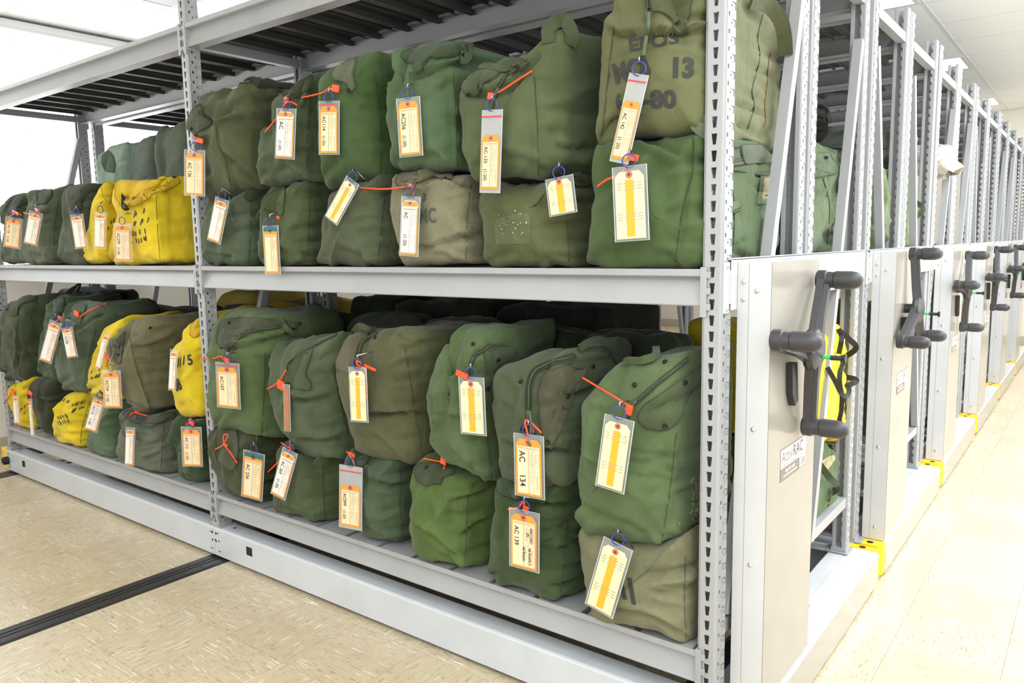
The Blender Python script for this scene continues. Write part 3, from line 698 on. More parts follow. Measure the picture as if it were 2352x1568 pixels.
    if w_ > 2.5 and h_ > 2.5:
        fl = lambda u, v: (x0_+u*w_, z0_+v*h_)
        for k in range(6):      # pleats gathered along the side seam
            v = rnd.uniform(.08, .85); u = rnd.uniform(.66, .78); dv = rnd.uniform(-.03, .07)
            EX[:nf] += crease(A2[:nf], [fl(u, v), fl(u+.14, v+dv), fl(1.02, v+dv*2)], rnd.uniform(.22, .42), -.19*wr, .11*wr)
        for k in range(3):
            v = rnd.uniform(.15, .8); EX[:nf] += crease(A2[:nf], [fl(-.02, v+rnd.uniform(-.05, .1)), fl(.12, v), fl(rnd.uniform(.2, .32), v-rnd.uniform(0, .08))], rnd.uniform(.25, .45), -.10*wr, .07*wr)
        for k in range(3):      # long soft folds falling from the closure
            u0 = rnd.uniform(.2, .75); du = rnd.uniform(-.3, .3); v1 = rnd.uniform(.3, .6)
            EX[:nf] += crease(A2[:nf], [fl(u0, 1.0), fl(u0+du*.35, .85), fl(u0+du*.8, (v1+.85)/2), fl(u0+du*1.1, v1)], rnd.uniform(.45, .8), -.26*wr, .24*wr)
        for k in range(2):
            sx = rnd.choice((0, 1)); u0 = .04 if sx == 0 else .8
            EX[:nf] += crease(A2[:nf], [fl(u0, .03), fl(abs(sx-.2)*.9+(0 if sx else .05), .12), fl(.5+rnd.uniform(-.15, .15), rnd.uniform(.12, .25))], rnd.uniform(.3, .5), -.2*wr, .2*wr)
    th = rnd.uniform(.3, 1.0)*(1 if rnd.random() < .7 else -1); ct, st = math.cos(th), math.sin(th)
    for i, p in enumerate(W):
        if N[i].length > 0: N[i].normalize()
        q = p+sd; a_ = q.x*.8+q.y*.8
        u_, v_ = a_*ct+q.z*st, -a_*st+q.z*ct
        w1 = noise.noise(Vector((u_*.16, v_*.42, q.y*.1)))
        rd = 1-abs(noise.noise(Vector((u_*.10+3, v_*.36, q.y*.12)))*2.0); rd = max(0, rd)**3
        hz = 1-abs(noise.noise(Vector((a_*.14+9, q.z*.75, 5)))*2.1); hz = max(0, hz)**3
        msk = max(0, min(1, noise.noise(q*.13+Vector((7, 7, 7)))*2+.55))
        m2 = max(0, min(1, noise.noise(q*.17+Vector((17, 3, 7)))*2.5+.1))
        low = max(0, 1-(p.z-min(pts, key=lambda t: t[1])[1])/3.5) if 1 else 0
        sd_ = max(0, min(1, (abs(N[i].x if axis == 1 else N[i].y)-.25)*2.2)); fr_ = 1-sd_
        dsp = wr*(.24*w1*(.4+.6*fr_)+.42*(rd-.2)*msk*fr_-.16*hz*m2*fr_-(.34*hz*(.3+m2))*sd_*(1 if (N[i].x > 0 or axis == 0) else .1)-.10*low*abs(noise.noise(Vector((a_*.7, q.z*.4, 2))))*2+.05*noise.noise(q*.9))
        dsp += EX[i]*(1 if N[i].x > -.35 or axis == 0 else .5)
        W[i] = p+N[i]*dsp
        if zmin is not None and W[i].z < zmin+.02: W[i].z = zmin+.02
        if xmax is not None and W[i].x > xmax+.35: W[i].x = xmax+.35
    g = G(); g.v = [tuple(v) for v in W]; g.f = F
    zb = min(v[2] for v in g.v); org = (sum(v[0] for v in g.v)/len(g.v), sum(v[1] for v in g.v)/len(g.v), zb)
    t = thing(name, label, cat, org, group)
    obj('bag_body', g, canvas(rgb, worn), t, smooth=True)
    bv = BVHTree.FromPolygons([Vector(v) for v in g.v], g.f)
    BAGS[key] = dict(t=t, bvh=bv, rgb=rgb, worn=worn, yf=yf, axis=axis)
    return t
def hit(key, px, py, off=.0):
    """point of the bag's own cloth seen at that place of the photograph, lifted off along the normal"""
    d = ray(px, py); keys = [key] if isinstance(key, str) else key; best = None
    for k in keys:
        h = BAGS[k]['bvh'].ray_cast(CP, d)
        if h[0] is not None and (best is None or h[3] < best[3]): best = h
    if best is None:
        b = BAGS[keys[0]]; q = un(px, py, b['axis'], b['yf']+(.5 if b['axis'] == 1 else -.5))
        h = b['bvh'].find_nearest(q); best = h
    n = best[1]
    if n.dot(d) > 0: n = -n
    return best[0]+n*off, n
def dense(pts, k=6):
    out = []; P = [Vector((p[0], p[1], 0)) for p in pts]; m = len(P)
    for i in range(m-1):
        a, b, c, d = P[max(i-1, 0)], P[i], P[i+1], P[min(i+2, m-1)]
        for j in range(k):
            t = j/k; q = .5*((2*b)+(c-a)*t+(2*a-5*b+4*c-d)*t*t+(3*b-a-3*c+d)*t**3); out.append((q.x, q.y))
    out.append((P[-1].x, P[-1].y)); return out
def darker(rgb, f): return tuple(max(0, min(255, int(c*f))) for c in rgb)
def seam(key, pts, r=.045, m=None, name='seam'):
    b = BAGS[key]; g = G().tube([hit(key, x, y, .02)[0] for x, y in dense(pts, 7)], r, 5)
    obj(name, g, m or canvas(darker(b['rgb'], .72), .1), b['t'], smooth=True)
def zipper(key, pts, w=.34):
    b = BAGS[key]; P = [hit(key, x, y, .07) for x, y in dense(pts, 7)]; g = G(); ws = []
    for i, (p, n) in enumerate(P):
        d = P[min(i+1, len(P)-1)][0]-P[max(i-1, 0)][0]; c = d.cross(n); ws.append(c.normalized()*w if c.length > 0 else Vector((w, 0, 0)))
    g.ribbon([p for p, n in P], ws, .08); z = obj('zipper', g, canvas(darker(b['rgb'], .62), .05), b['t'])
    g = G().tube([p+n*.06 for p, n in P], .07, 6); obj('zipper_teeth', g, M_ZIP, z, smooth=True)
    p, n = P[-1]; d = (P[-1][0]-P[-3][0]).normalized()
    g = G().tube([p+n*.12, p+n*.16+d*.3, p+n*.14+d*.75+Vector((0, 0, -.25)), p+n*.12+d*.8+Vector((0, 0, -.8))], [.12, .14, .09, .07], 6); obj('zip_puller', g, M_ZINC if 0 else M_ZIP, z, smooth=True)
def flap(key, poly, off=.22, rgb=None, m=None, name='flap', rim=True, holes=(), step=6, worn=.2, puff=.0):
    """a separate layer of cloth lying on the bag: outline poly in photo pixels, draped on the cloth"""
    b = BAGS[key]; keys = key
    O = [(p.x, p.y) for p in resample([(x, y, 0) for x, y in poly], 56)]; n = len(O)
    cx = sum(p[0] for p in O)/n; cy = sum(p[1] for p in O)/n
    SS = [0, .2, .4, .58, .74, .87, .96, 1.]; P = []
    for s in SS:
        for x, y in (O if s else [(cx, cy)]):
            X, Y = cx+(x-cx)*s, cy+(y-cy)*s; q, nn = hit(keys, X, Y, 0)
            v = Vector((X*.03, Y*.03, sum(map(ord, key)) % 7)); P.append(q+nn*(off*.6*(1.0 if s < 1 else .82)+puff*.45*(1-s*s)+.05*noise.noise(v)))
    # keep the layer smooth in depth: limit jumps
    g = G(); F = [(0, 1+i, 1+(i+1) % n) for i in range(n)]
    for r in range(len(SS)-2):
        for i in range(n): a = 1+r*n; F.append((a+i, a+n+i, a+n+(i+1) % n, a+(i+1) % n))
    rimv = 1+(len(SS)-2)*n; base = len(P)
    for i in range(n):
        x, y = O[i]; q, nn = hit(keys, x, y, 0); P.append(q+nn*.02)
    for i in range(n): F.append((rimv+i, base+i, base+(i+1) % n, rimv+(i+1) % n))
    v0 = (P[F[n][1]]-P[F[n][0]]).cross(P[F[n][2]]-P[F[n][0]])
    if v0.dot(CP-P[0]) < 0: F = [f[::-1] for f in F]
    g.v = [tuple(p) for p in P]; g.f = F
    col = rgb or darker(b['rgb'], .95)
    fo = obj(name, g, m or canvas(col, worn), b['t'], smooth=True, angle=1.0)
    if rim:
        rr = [P[1+(len(SS)-3)*n+i]+(CP-P[0]).normalized()*.015 for i in range(n)]
        obj('hem_stitching', G().tube(rr, .03, 4, closed=True), canvas(darker(col, .75), .05), fo, smooth=True)
    for x, y in holes: snap(key, x, y, off+.06, fo)
    return fo
def snap(key, x, y, off=.06, parent=None, r=.17):
    b = BAGS[key]; p, n = hit(key, x, y, off)
    obj('snap_button', G().rev(p, n, [(-.05, r), (.05, r), (.09, r*.8), (.06, r*.45), (.02, r*.4)], 12), M_SNAP, parent or b['t'], smooth=True, angle=.6)
def strap(key, pts, w, lift=(), m=None, name='handle_strap', vert=False, th=.09):
    """webbing handle; pts are photo pixels on the bag, lift the clearance off the cloth at each"""
    b = BAGS[key]; P = []; W_ = []
    for i, (x, y) in enumerate(pts):
        p, n = hit(key, x, y, (lift[i] if lift else .15)); P.append(p)
    D = []
    # smooth
    Q = []; m_ = len(P)
    for i in range(m_-1):
        a, bb, c, d = P[max(i-1, 0)], P[i], P[i+1], P[min(i+2, m_-1)]
        for j in range(6):
            t = j/6; Q.append(.5*((2*bb)+(c-a)*t+(2*a-5*bb+4*c-d)*t*t+(3*bb-a-3*c+d)*t**3))
    Q.append(P[-1])
    for i, p in enumerate(Q):
        d = (Q[min(i+1, len(Q)-1)]-Q[max(i-1, 0)]).normalized(); v = (CP-p).normalized(); c = d.cross(v)
        W_.append((c.normalized() if c.length > 1e-6 else Vector((1, 0, 0)))*w)
    g = G().ribbon(Q, W_, th); obj(name, g, m or canvas(darker(b['rgb'], .82), .1), b['t'], smooth=True, angle=.8)
def lettering(key, s, x0, y0, x1, y1, h, m=None, bold=.0, name='stencil_lettering', off=.045, wx=1., shear=0.):
    """painted characters lying on the cloth: baseline from (x0,y0) to (x1,y1) px, cap height h px"""
    v, f = text_mesh(s, 1., bold, .16, shear); w_ = max(p.x for p in v)-min(p.x for p in v); xm = min(p.x for p in v); b = BAGS[key]
    L_ = math.hypot(x1-x0, y1-y0); ex, ey = (x1-x0)/L_, (y1-y0)/L_; nx, ny = ey, -ex; sx = L_/w_; sy = h/.72
    g = G(); g.add([hit(key, x0+ex*(p.x-xm)*sx+nx*p.y*sy, y0+ey*(p.x-xm)*sx+ny*p.y*sy, off)[0] for p in v], f)
    obj(name, g, m or M_STENCIL, b['t'])
def scribble(key, x0, y0, x1, y1, rows, slant=.3, dens=7., m=None, seed=1, wpx=2.2, fill=.6):
    """crossed-out painted lettering: dense slanted brush strokes"""
    rnd = random.Random(seed); b = BAGS[key]; g = G(); x = x0
    for r in range(rows):
        ya = y0+(y1-y0)*r/rows; yb = y0+(y1-y0)*(r+.86)/rows; x = x0+rnd.uniform(0, 2)
        while x < x1:
            k = (x-x0)/(x1-x0); dy = -8*k; L_ = yb-ya; a0 = rnd.uniform(0, .35)*L_; a1 = L_*rnd.uniform(.65, 1.)
            if rnd.random() < fill+.25*math.sin(x*.45+r*2):
                P = []
                for t in (0, .33, .66, 1):
                    yy = ya+dy+a0+(a1-a0)*t; P.append((x+(1-t)*slant*(a1-a0)+rnd.uniform(-.3, .3), yy))
                ps = [hit(key, *q, .05)[0] for q in P]; wv = (hit(key, P[0][0]+wpx, P[0][1], .05)[0]-ps[0])
                if wv.length < 1: g.ribbon(ps, wv, .008)
            x += rnd.uniform(.35, 1.1)*dens
    if g.v: obj('stencil_lettering', g, m or M_STENCIL, b['t'], label='crossed-out black stencil lettering')
# greens of the cloth (sRGB)
GR1 = (92, 104, 76); GR2 = (84, 106, 68); GR3 = (108, 122, 88); GRD = (66, 78, 54); GRG = (104, 102, 84); GRB = (98, 124, 62); TAN = (150, 146, 122); GSL = (86, 96, 84); YEL = (240, 208, 30); GRK = (96, 116, 84)
MID = ZM+.0
def place(): pass
# ---- shelf on the upper shelf, right-hand bay, lower row
bag('B1', 'grey-green kit bag with blank crooked tag, upper shelf bottom row, by the middle upright', [(457,608),(461,571),(471,530),(478,490),(482,462),(500,456),(530,451),(571,438),(590,432),(600,470),(598,540),(604,608)], (90, 106, 82), yf=.5, zmin=MID)
bag('B2', 'olive kit bag with a buttoned corner flap and teal-ended tag, upper shelf, bottom row', [(606,608),(600,563),(603,510),(608,460),(618,438),(650,424),(690,416),(740,404),(748,420),(742,480),(736,550),(740,608)], (84, 98, 62), yf=.5, zmin=MID)
bag('B3', 'grey-olive kit bag with a narrow amber-striped tag hanging askew, upper shelf bottom row', [(736,608),(741,571),(748,510),(760,461),(766,436),(800,422),(850,414),(890,404),(906,408),(914,440),(908,500),(918,570),(921,609)], (92, 102, 76), yf=.4, zmin=MID)
bag('B4', 'faded tan-grey kit bag with dim MC stencil, bottom row, upper shelf', [(931,610),(921,571),(909,527),(903,469),(905,433),(912,404),(945,396),(1002,396),(1043,402),(1076,412),(1104,441),(1110,490),(1117,545),(1121,610)], TAN, yf=.2, zmin=MID, worn=.7, folds=[([(920,560),(980,570),(1060,540),(1110,545)], 7, -.25, .2), ([(910,420),(960,430),(1020,415),(1090,440)], 7, .4, -.3)])
bag('B5', 'olive-brown kit bag with peeled tape and sideways striped tag, upper shelf', [(1124,612),(1114,551),(1108,490),(1110,446),(1153,418),(1198,416),(1247,422),(1300,410),(1350,396),(1366,400),(1362,470),(1352,540),(1357,612)], (98, 106, 66), yf=.2, zmin=MID, worn=.5)
bag('B6', 'large bright green kit bag with a frayed side patch, under the stencilled aisle-end bag', [(1357,612),(1353,571),(1357,510),(1364,449),(1364,359),(1393,335),(1409,314),(1434,306),(1503,308),(1544,316),(1600,304),(1640,300),(1650,420),(1652,612)], (84, 108, 62), yf=-.2, depth=13.8, zmin=MID, side=.1, xmax=-.75,
    folds=[([(1460,320),(1520,350),(1560,370)], 12, .45, -.3), ([(1370,360),(1400,345),(1440,380),(1480,430)], 12, .35), ([(1600,310),(1580,400),(1570,500),(1540,600)], 10, -.2)])
# ---- upper row
bag('T1', 'large drooping olive kit bag, top row beside the middle upright, its collar pulled left', [(430,292),(431,276),(441,253),(465,229),(486,212),(522,197),(563,188),(600,180),(640,190),(655,215),(640,260),(612,310),(603,350),(604,425),(571,436),(530,451),(484,456),(475,433),(478,388),(473,339),(467,310),(445,304)], (92, 100, 68), yf=.3, depth=13, worn=.4, bulge=.9,
    folds=[([(497,290),(520,268),(560,262)], 8, .5, -.35), ([(497,295),(496,350),(520,380),(540,440)], 7, .35, -.2), ([(508,350),(560,390),(595,410)], 8, -.35, .3), ([(455,230),(470,265),(490,285)], 6, -.35, .3), ([(560,190),(600,230),(640,235)], 8, -.3, .35)])
bag('T2', 'grey-green kit bag with a glaring white tag, top row, second from the middle upright', [(601,424),(600,388),(602,339),(612,310),(638,280),(638,240),(645,214),(660,205),(690,190),(712,170),(735,170),(744,200),(742,300),(750,400),(710,414),(650,426),(620,430)], (88, 104, 74), yf=.0, depth=13, folds=[([(640,300),(690,240),(712,185)], 8, .35, -.25), ([(720,420),(724,330),(722,230)], 9, -.15)])
bag('T3', 'smooth mid-green kit bag with a grey-lined collar, top row, third from middle upright', [(752,430),(749,392),(740,351),(738,290),(737,229),(741,196),(743,174),(767,160),(808,135),(837,120),(880,114),(905,118),(912,160),(904,200),(900,290),(906,392),(878,402),(830,412),(795,424)], (72, 100, 52), yf=.2, depth=13, wr=.7, worn=.2, bulge=.9)
bag('T4', 'soft green kit bag with knotted top and tag AC 256, centre of top row', [(905,388),(906,347),(896,286),(902,204),(914,180),(925,160),(920,130),(940,115),(962,108),(986,98),(1031,96),(1075,110),(1100,118),(1085,165),(1062,215),(1060,290),(1068,384),(1040,390),(980,394)], (92, 118, 84), yf=.0, depth=13, bulge=.8, folds=[([(925,190),(970,170),(1030,150),(1080,140)], 8, -.4, .5), ([(1041,163),(1048,280),(1049,384)], 9, .2)])
bag('T5', 'broad olive kit bag slumping left under a webbing handle, top row of the upper shelf', [(1090,412),(1078,384),(1064,355),(1064,294),(1054,235),(1058,206),(1070,180),(1096,165),(1112,146),(1166,134),(1205,135),(1235,118),(1272,85),(1309,64),(1345,60),(1378,68),(1386,120),(1382,184),(1366,339),(1362,375),(1321,396),(1239,416),(1190,410),(1149,406)], (98, 112, 76), yf=-.1, depth=13, bulge=.9,
    folds=[([(1075,220),(1130,215),(1180,190),(1235,120)], 10, -.45, .5), ([(1070,340),(1090,400),(1110,412)], 9, .3), ([(1227,171),(1232,290),(1237,416)], 8, .18), ([(1280,330),(1330,350),(1360,330)], 10, -.3, .25), ([(1250,240),(1320,220),(1375,190)], 12, .25)])
bag('T6', 'faded olive kit bag stencilled EPOS MCB 13 at the top of the aisle end', [(1371,339),(1368,310),(1374,265),(1376,196),(1385,114),(1389,44),(1412,22),(1422,-40),(1480,-70),(1560,-80),(1652,-70),(1654,100),(1650,300),(1600,306),(1544,318),(1503,308),(1434,306),(1401,327),(1383,341)], (118, 122, 84), yf=-.3, depth=14.2, side=.1, worn=.6, wr=1.1, xmax=-.62,
    folds=[([(1385,60),(1420,80),(1480,75),(1560,75),(1640,60)], 9, -.35, .4)])
# ---- upper shelf, left-hand bay
bag('L1', 'dark green kit bag with tag AC 155, furthest left on the upper shelf', [(12,604),(14,571),(24,531),(30,494),(14,486),(14,470),(33,455),(49,447),(82,449),(97,470),(88,520),(72,560),(60,604)], (84, 98, 74), yf=.4, depth=8, zmin=MID)
bag('L2', 'grey-green kit bag with a peaked folded top, second from left on the upper shelf', [(52,604),(54,571),(69,490),(86,466),(84,441),(106,434),(155,428),(160,461),(150,500),(146,551),(146,604)], (104, 116, 92), yf=.3, depth=8, zmin=MID)
bag('L3', 'dark grey-green kit bag with a black side strap, beside the upper yellow bags', [(147,604),(143,584),(151,543),(160,490),(156,461),(160,424),(196,422),(236,420),(240,449),(226,475),(210,531),(202,604)], (90, 100, 80), yf=.3, depth=8, zmin=MID)
bag('L4', 'smaller yellow kit bag partly behind the large one on the upper shelf', [(201,604),(204,571),(220,490),(240,465),(232,437),(241,418),(262,420),(270,470),(272,540),(268,604)], YEL, yf=.6, depth=7.5, zmin=MID, worn=.3)
bag('L5', 'large yellow kit bag with crossed-out stencils and tag AC 279 on the upper shelf', [(258,604),(266,531),(278,490),(263,453),(265,425),(275,413),(327,415),(370,408),(406,402),(418,424),(422,449),(433,469),(438,551),(441,604)], YEL, yf=.2, depth=8.2, zmin=MID, worn=.3,
    folds=[([(264,455),(300,470),(350,450),(400,410)], 9, .5, -.55), ([(360,440),(363,500),(370,600)], 6, .2), ([(300,480),(330,462),(360,455)], 7, -.3, .2)])
grpk = 'kit bags behind the front row on the left of the upper shelf'
bag('K1', 'pale grey-green kit bag rising behind the yellow bags, leftmost of three at the back', [(240,600),(236,410),(234,359),(245,345),(269,329),(312,328),(314,420),(312,600)], (160, 182, 160), yf=9.2, depth=5.4, zmin=MID, group=grpk)
bag('K2', 'slate-grey kit bag rising behind the yellow bags, middle of the three at the back', [(308,600),(307,408),(313,347),(326,318),(339,312),(367,320),(376,408),(376,600)], (124, 138, 128), yf=9.2, depth=5.4, zmin=MID, group=grpk)
bag('K3', 'dark grey-green kit bag behind the large yellow bag and next to the middle upright', [(380,600),(376,408),(370,339),(368,294),(392,288),(416,275),(450,268),(470,300),(474,410),(470,600)], (116, 128, 114), yf=9.2, depth=5.4, zmin=MID, group=grpk)
# ---- bottom shelf, right-hand bay, lower row
LOW = ZL
bag('N1', 'dark olive kit bag with tag AC 236 beside the middle upright on the bottom shelf', [(532,1141),(517,1118),(499,1080),(495,1053),(488,1023),(492,988),(500,974),(532,980),(585,994),(636,1005),(634,1060),(632,1110),(638,1162),(601,1166),(562,1160)], (76, 84, 48), yf=.1, depth=9.8, zmin=LOW, bulge=.9)
bag('N2', 'mid-green kit bag under the slanted tag AC 269, bottom row of the bottom shelf', [(640,1168),(638,1130),(650,1080),(646,1046),(650,1020),(677,1008),(708,1034),(773,1044),(800,1048),(796,1110),(784,1191),(754,1200),(700,1188),(660,1178)], (84, 100, 64), yf=.3, depth=9.8, zmin=LOW, bulge=.9)
bag('N3', 'grey-green kit bag with zip bag tag AC 099, bottom row, bottom shelf', [(844,1222),(836,1176),(832,1099),(819,1069),(798,1057),(804,1036),(846,1038),(899,1042),(950,1050),(955,1110),(952,1180),(952,1240),(925,1250),(880,1240)], (84, 104, 76), yf=.4, depth=9.8, zmin=LOW, bulge=.9, folds=[([(840,1100),(900,1115),(945,1105)], 8, -.35, .3), ([(840,1180),(880,1190),(940,1160)], 8, .3)])
bag('N4', 'bright olive-green kit bag with no tag, bottom row of the bottom shelf', [(976,1283),(956,1249),(949,1197),(957,1118),(952,1087),(963,1064),(1009,1066),(1046,1087),(1098,1100),(1138,1108),(1142,1171),(1130,1240),(1124,1299),(1066,1310),(1014,1301)], GRB, yf=.0, depth=9.8, zmin=LOW, bulge=1.0,
    folds=[([(1040,1150),(1080,1140),(1130,1120)], 7, -.3, .25), ([(1060,1230),(1100,1200),(1130,1190)], 7, -.3, .25), ([(955,1200),(1000,1240),(1060,1290)], 8, -.25, .2)])
bag('N5', 'dark green kit bag with tag AC 139, bottom row of the bottom shelf', [(1123,1317),(1129,1275),(1130,1223),(1145,1150),(1142,1108),(1161,1088),(1202,1088),(1265,1098),(1325,1098),(1328,1150),(1338,1223),(1343,1352),(1307,1376),(1255,1378),(1202,1361),(1155,1338)], (70, 92, 52), yf=-.1, depth=9.8, zmin=LOW, bulge=1.0,
    folds=[([(1145,1130),(1200,1150),(1265,1158),(1325,1155)], 8, -.5, .5), ([(1240,1250),(1290,1230),(1335,1240)], 8, -.25, .2)])
bag('N6', 'worn grey-green kit bag with two black stripes, aisle end of the bottom shelf', [(1358,1406),(1345,1354),(1338,1301),(1333,1249),(1338,1210),(1420,1230),(1516,1242),(1600,1225),(1634,1215),(1634,1300),(1630,1430),(1610,1480),(1560,1476),(1495,1458),(1401,1434)], (142, 142, 114), yf=-.3, depth=9.8, zmin=LOW, side=.1, worn=.9, bulge=.9, xmax=-.75, folds=[([(1350,1350),(1420,1400),(1500,1420),(1590,1470)], 10, -.3, .25)])
# ---- upper row of the bottom shelf
bag('M1', 'fresh green kit bag with a grey turned-down collar and tag AC 107, bottom shelf', [(497,973),(490,938),(485,885),(492,824),(489,782),(497,751),(509,728),(520,714),(560,711),(590,720),(639,728),(685,745),(712,760),(690,800),(640,830),(634,880),(640,960),(652,1008),(599,1011),(555,994),(528,984)], (100, 122, 76), yf=-.2, depth=9.8, back=1.12, bulge=.9,
    folds=[([(500,790),(520,800),(580,790),(650,772),(705,750)], 9, -.5, .55), ([(530,770),(580,760),(660,745)], 8, .4)])
bag('M2', 'green kit bag leaning back, with a brown tag seen edge-on, on the bottom shelf', [(673,1012),(654,990),(639,946),(628,890),(631,839),(628,820),(637,793),(670,782),(708,778),(769,764),(800,762),(795,800),(785,840),(788,880),(800,954),(818,1023),(806,1055),(773,1057),(708,1049),(685,1032)], (90, 104, 76), yf=-.1, depth=9.8, back=1.1, bulge=.9,
    folds=[([(640,905),(700,920),(770,905)], 8, -.4, .4), ([(672,1007),(740,1015),(800,1000)], 8, -.5, .45), ([(720,840),(760,850),(775,870)], 8, .3)])
bag('M3', 'brownish-olive kit bag with a deep sideways crease, upper row of the bottom shelf', [(827,1040),(818,1015),(806,965),(786,908),(777,858),(775,831),(786,793),(804,770),(842,762),(872,760),(918,755),(976,762),(1020,778),(1016,801),(1006,831),(994,877),(990,927),(993,1023),(1000,1042),(957,1057),(899,1055),(861,1048)], (100, 102, 70), yf=-.2, depth=9.8, back=1.08, bulge=1.,
    folds=[([(806,948),(880,950),(990,946)], 6, -.7, .55), ([(900,780),(910,770),(925,785),(990,800)], 8, .3, -.2)])
bag('M4', 'light olive-green kit bag leaning left, amber-striped tag, upper row of bottom shelf', [(992,1024),(998,993),(989,920),(992,873),(1014,805),(1050,782),(1052,760),(1060,754),(1103,754),(1160,762),(1180,790),(1165,825),(1145,850),(1140,899),(1150,993),(1150,1100),(1129,1108),(1093,1097),(1061,1077),(1025,1064)], (98, 120, 80), yf=-.3, depth=9.8, back=1.08, bulge=.9,
    folds=[([(1016,880),(1050,860),(1080,850)], 9, .35, -.3), ([(992,950),(1060,960),(1140,930)], 9, -.2, .15)])
bag('M5', 'dark green kit bag with a long zipper, wide unbuttoned flap and tag AC 134', [(1155,1090),(1150,1014),(1135,935),(1138,857),(1150,839),(1202,826),(1244,812),(1300,804),(1350,812),(1385,830),(1360,870),(1340,909),(1334,962),(1332,1045),(1328,1104),(1255,1112),(1190,1102)], (88, 102, 74), yf=-.4, depth=9.8, back=1.08, bulge=.9,
    folds=[([(1155,1010),(1220,1030),(1330,1038)], 7, -.5, .4), ([(1150,850),(1180,870),(1195,900)], 9, .3)])
bag('M6', 'big light green kit bag with a rounded buttoned flap and scuffed corner, aisle end', [(1319,1192),(1333,1160),(1326,1092),(1334,1014),(1338,930),(1354,904),(1406,846),(1433,828),(1495,828),(1574,818),(1634,824),(1636,1000),(1634,1222),(1590,1236),(1548,1246),(1511,1260),(1391,1236),(1340,1220)], (104, 126, 84), yf=-.5, depth=9.8, back=1.08, side=.1, bulge=.9, worn=.4, xmax=-.75,
    folds=[([(1340,940),(1370,925),(1400,930)], 9, .3), ([(1330,1150),(1380,1190),(1450,1200)], 12, -.25, .2), ([(1553,993),(1545,1100),(1516,1250)], 7, .2)])
# ---- bottom shelf, left-hand bay
bag('P1', 'dark green kit bag with a snapped collar, furthest left, upper row of the bottom shelf', [(27,877),(9,852),(5,819),(9,769),(18,743),(16,713),(27,693),(60,678),(86,680),(119,688),(130,706),(113,746),(102,806),(96,859),(66,874)], (72, 84, 54), yf=.0, depth=9, bulge=.8, folds=[([(36,760),(40,800),(30,850)], 5, .25, -.2), ([(60,800),(80,830),(100,840)], 5, -.25, .2)])
bag('P2', 'green kit bag set back between two others, below the black strap loops, bottom shelf', [(93,859),(98,819),(113,753),(118,736),(121,686),(146,678),(172,682),(184,706),(170,753),(150,806),(143,884),(113,874)], (76, 94, 66), yf=1.2, depth=8, group='kit bags on the front side of the nearest carriage')
bag('P3', 'grey-green kit bag with a crumpled tag, left of the squeezed yellow bag, bottom shelf', [(145,887),(135,846),(139,819),(146,792),(160,766),(151,729),(155,698),(186,698),(226,700),(262,712),(285,724),(252,759),(236,792),(218,836),(210,900),(186,902),(159,897)], (98, 114, 92), yf=-.1, depth=9, bulge=.9, folds=[([(165,760),(200,740),(250,715)], 6, -.4, .4), ([(210,760),(205,830),(192,898)], 5, .15)])
bag('P4', 'yellow kit bag squeezed between two others in the upper row of the bottom shelf', [(207,905),(207,879),(213,846),(237,786),(240,763),(259,741),(298,725),(325,724),(318,745),(296,790),(285,830),(288,885),(285,916),(239,914)], YEL, yf=.5, depth=8.5)
bag('P5', 'faded brown-grey kit bag standing tall in the upper row of the bottom shelf', [(296,920),(289,885),(276,842),(258,809),(253,789),(279,768),(289,756),(325,728),(391,731),(438,746),(430,773),(414,799),(403,846),(400,895),(408,925),(411,940),(345,952),(318,940)], (124, 122, 94), yf=-.3, depth=9, worn=.7, bulge=.9, folds=[([(262,800),(280,790),(292,760)], 6, -.4, .4), ([(295,780),(330,790),(400,760)], 8, .3, -.2), ([(304,800),(320,870),(345,945)], 5, .2)])
bag('P6', 'bulging yellow kit bag wedged behind the middle upright on the bottom shelf', [(413,937),(405,895),(405,806),(410,786),(434,766),(438,746),(451,731),(470,717),(496,714),(500,800),(500,940),(462,960),(428,962)], YEL, yf=.7, depth=9, bulge=.6)
bag('Q1', 'small yellow kit bag at the far left of the bottom row on the bottom shelf', [(52,977),(43,952),(33,912),(30,882),(53,873),(86,864),(88,885),(92,905),(96,945),(99,983),(73,986)], YEL, yf=.6, depth=8.5, zmin=LOW)
bag('Q2', 'squat very dark green kit bag between two yellow ones, bottom row of the bottom shelf', [(98,967),(88,938),(73,912),(75,895),(82,872),(99,867),(133,875),(152,893),(150,905),(140,935),(135,975),(137,1001),(113,998)], (64, 72, 44), yf=.3, depth=8.5, zmin=LOW, folds=[([(80,915),(110,925),(150,915)], 5, -.4, .4)])
bag('Q3', 'yellow kit bag with black crossed-out stencils in the bottom row of the bottom shelf', [(134,1011),(134,968),(142,938),(156,909),(166,897),(206,902),(218,930),(222,960),(218,1000),(212,1033),(176,1035),(153,1028)], YEL, yf=-.1, depth=8.8, zmin=LOW, bulge=.9)
bag('Q4', 'plain sea-green kit bag right of the stencilled yellow one, bottom shelf', [(213,1048),(216,1001),(230,952),(240,930),(282,926),(296,938),(288,985),(284,1064),(232,1053)], (108, 134, 104), yf=.1, depth=8.8, zmin=LOW, bulge=.9, wr=.7)
bag('Q5', 'wide slate-grey kit bag with a drawstring top on the bottom shelf', [(290,1070),(280,1035),(283,985),(292,957),(283,944),(305,938),(348,952),(385,943),(405,945),(408,985),(421,1051),(426,1086),(375,1104),(332,1095),(303,1086)], (116, 122, 106), yf=-.2, depth=8.8, zmin=LOW, bulge=1., folds=[([(290,960),(340,985),(400,965)], 6, -.35, .4), ([(330,1060),(380,1030),(415,1030)], 6, -.25, .2), ([(300,1000),(350,1010),(370,1000)], 6, .25)])
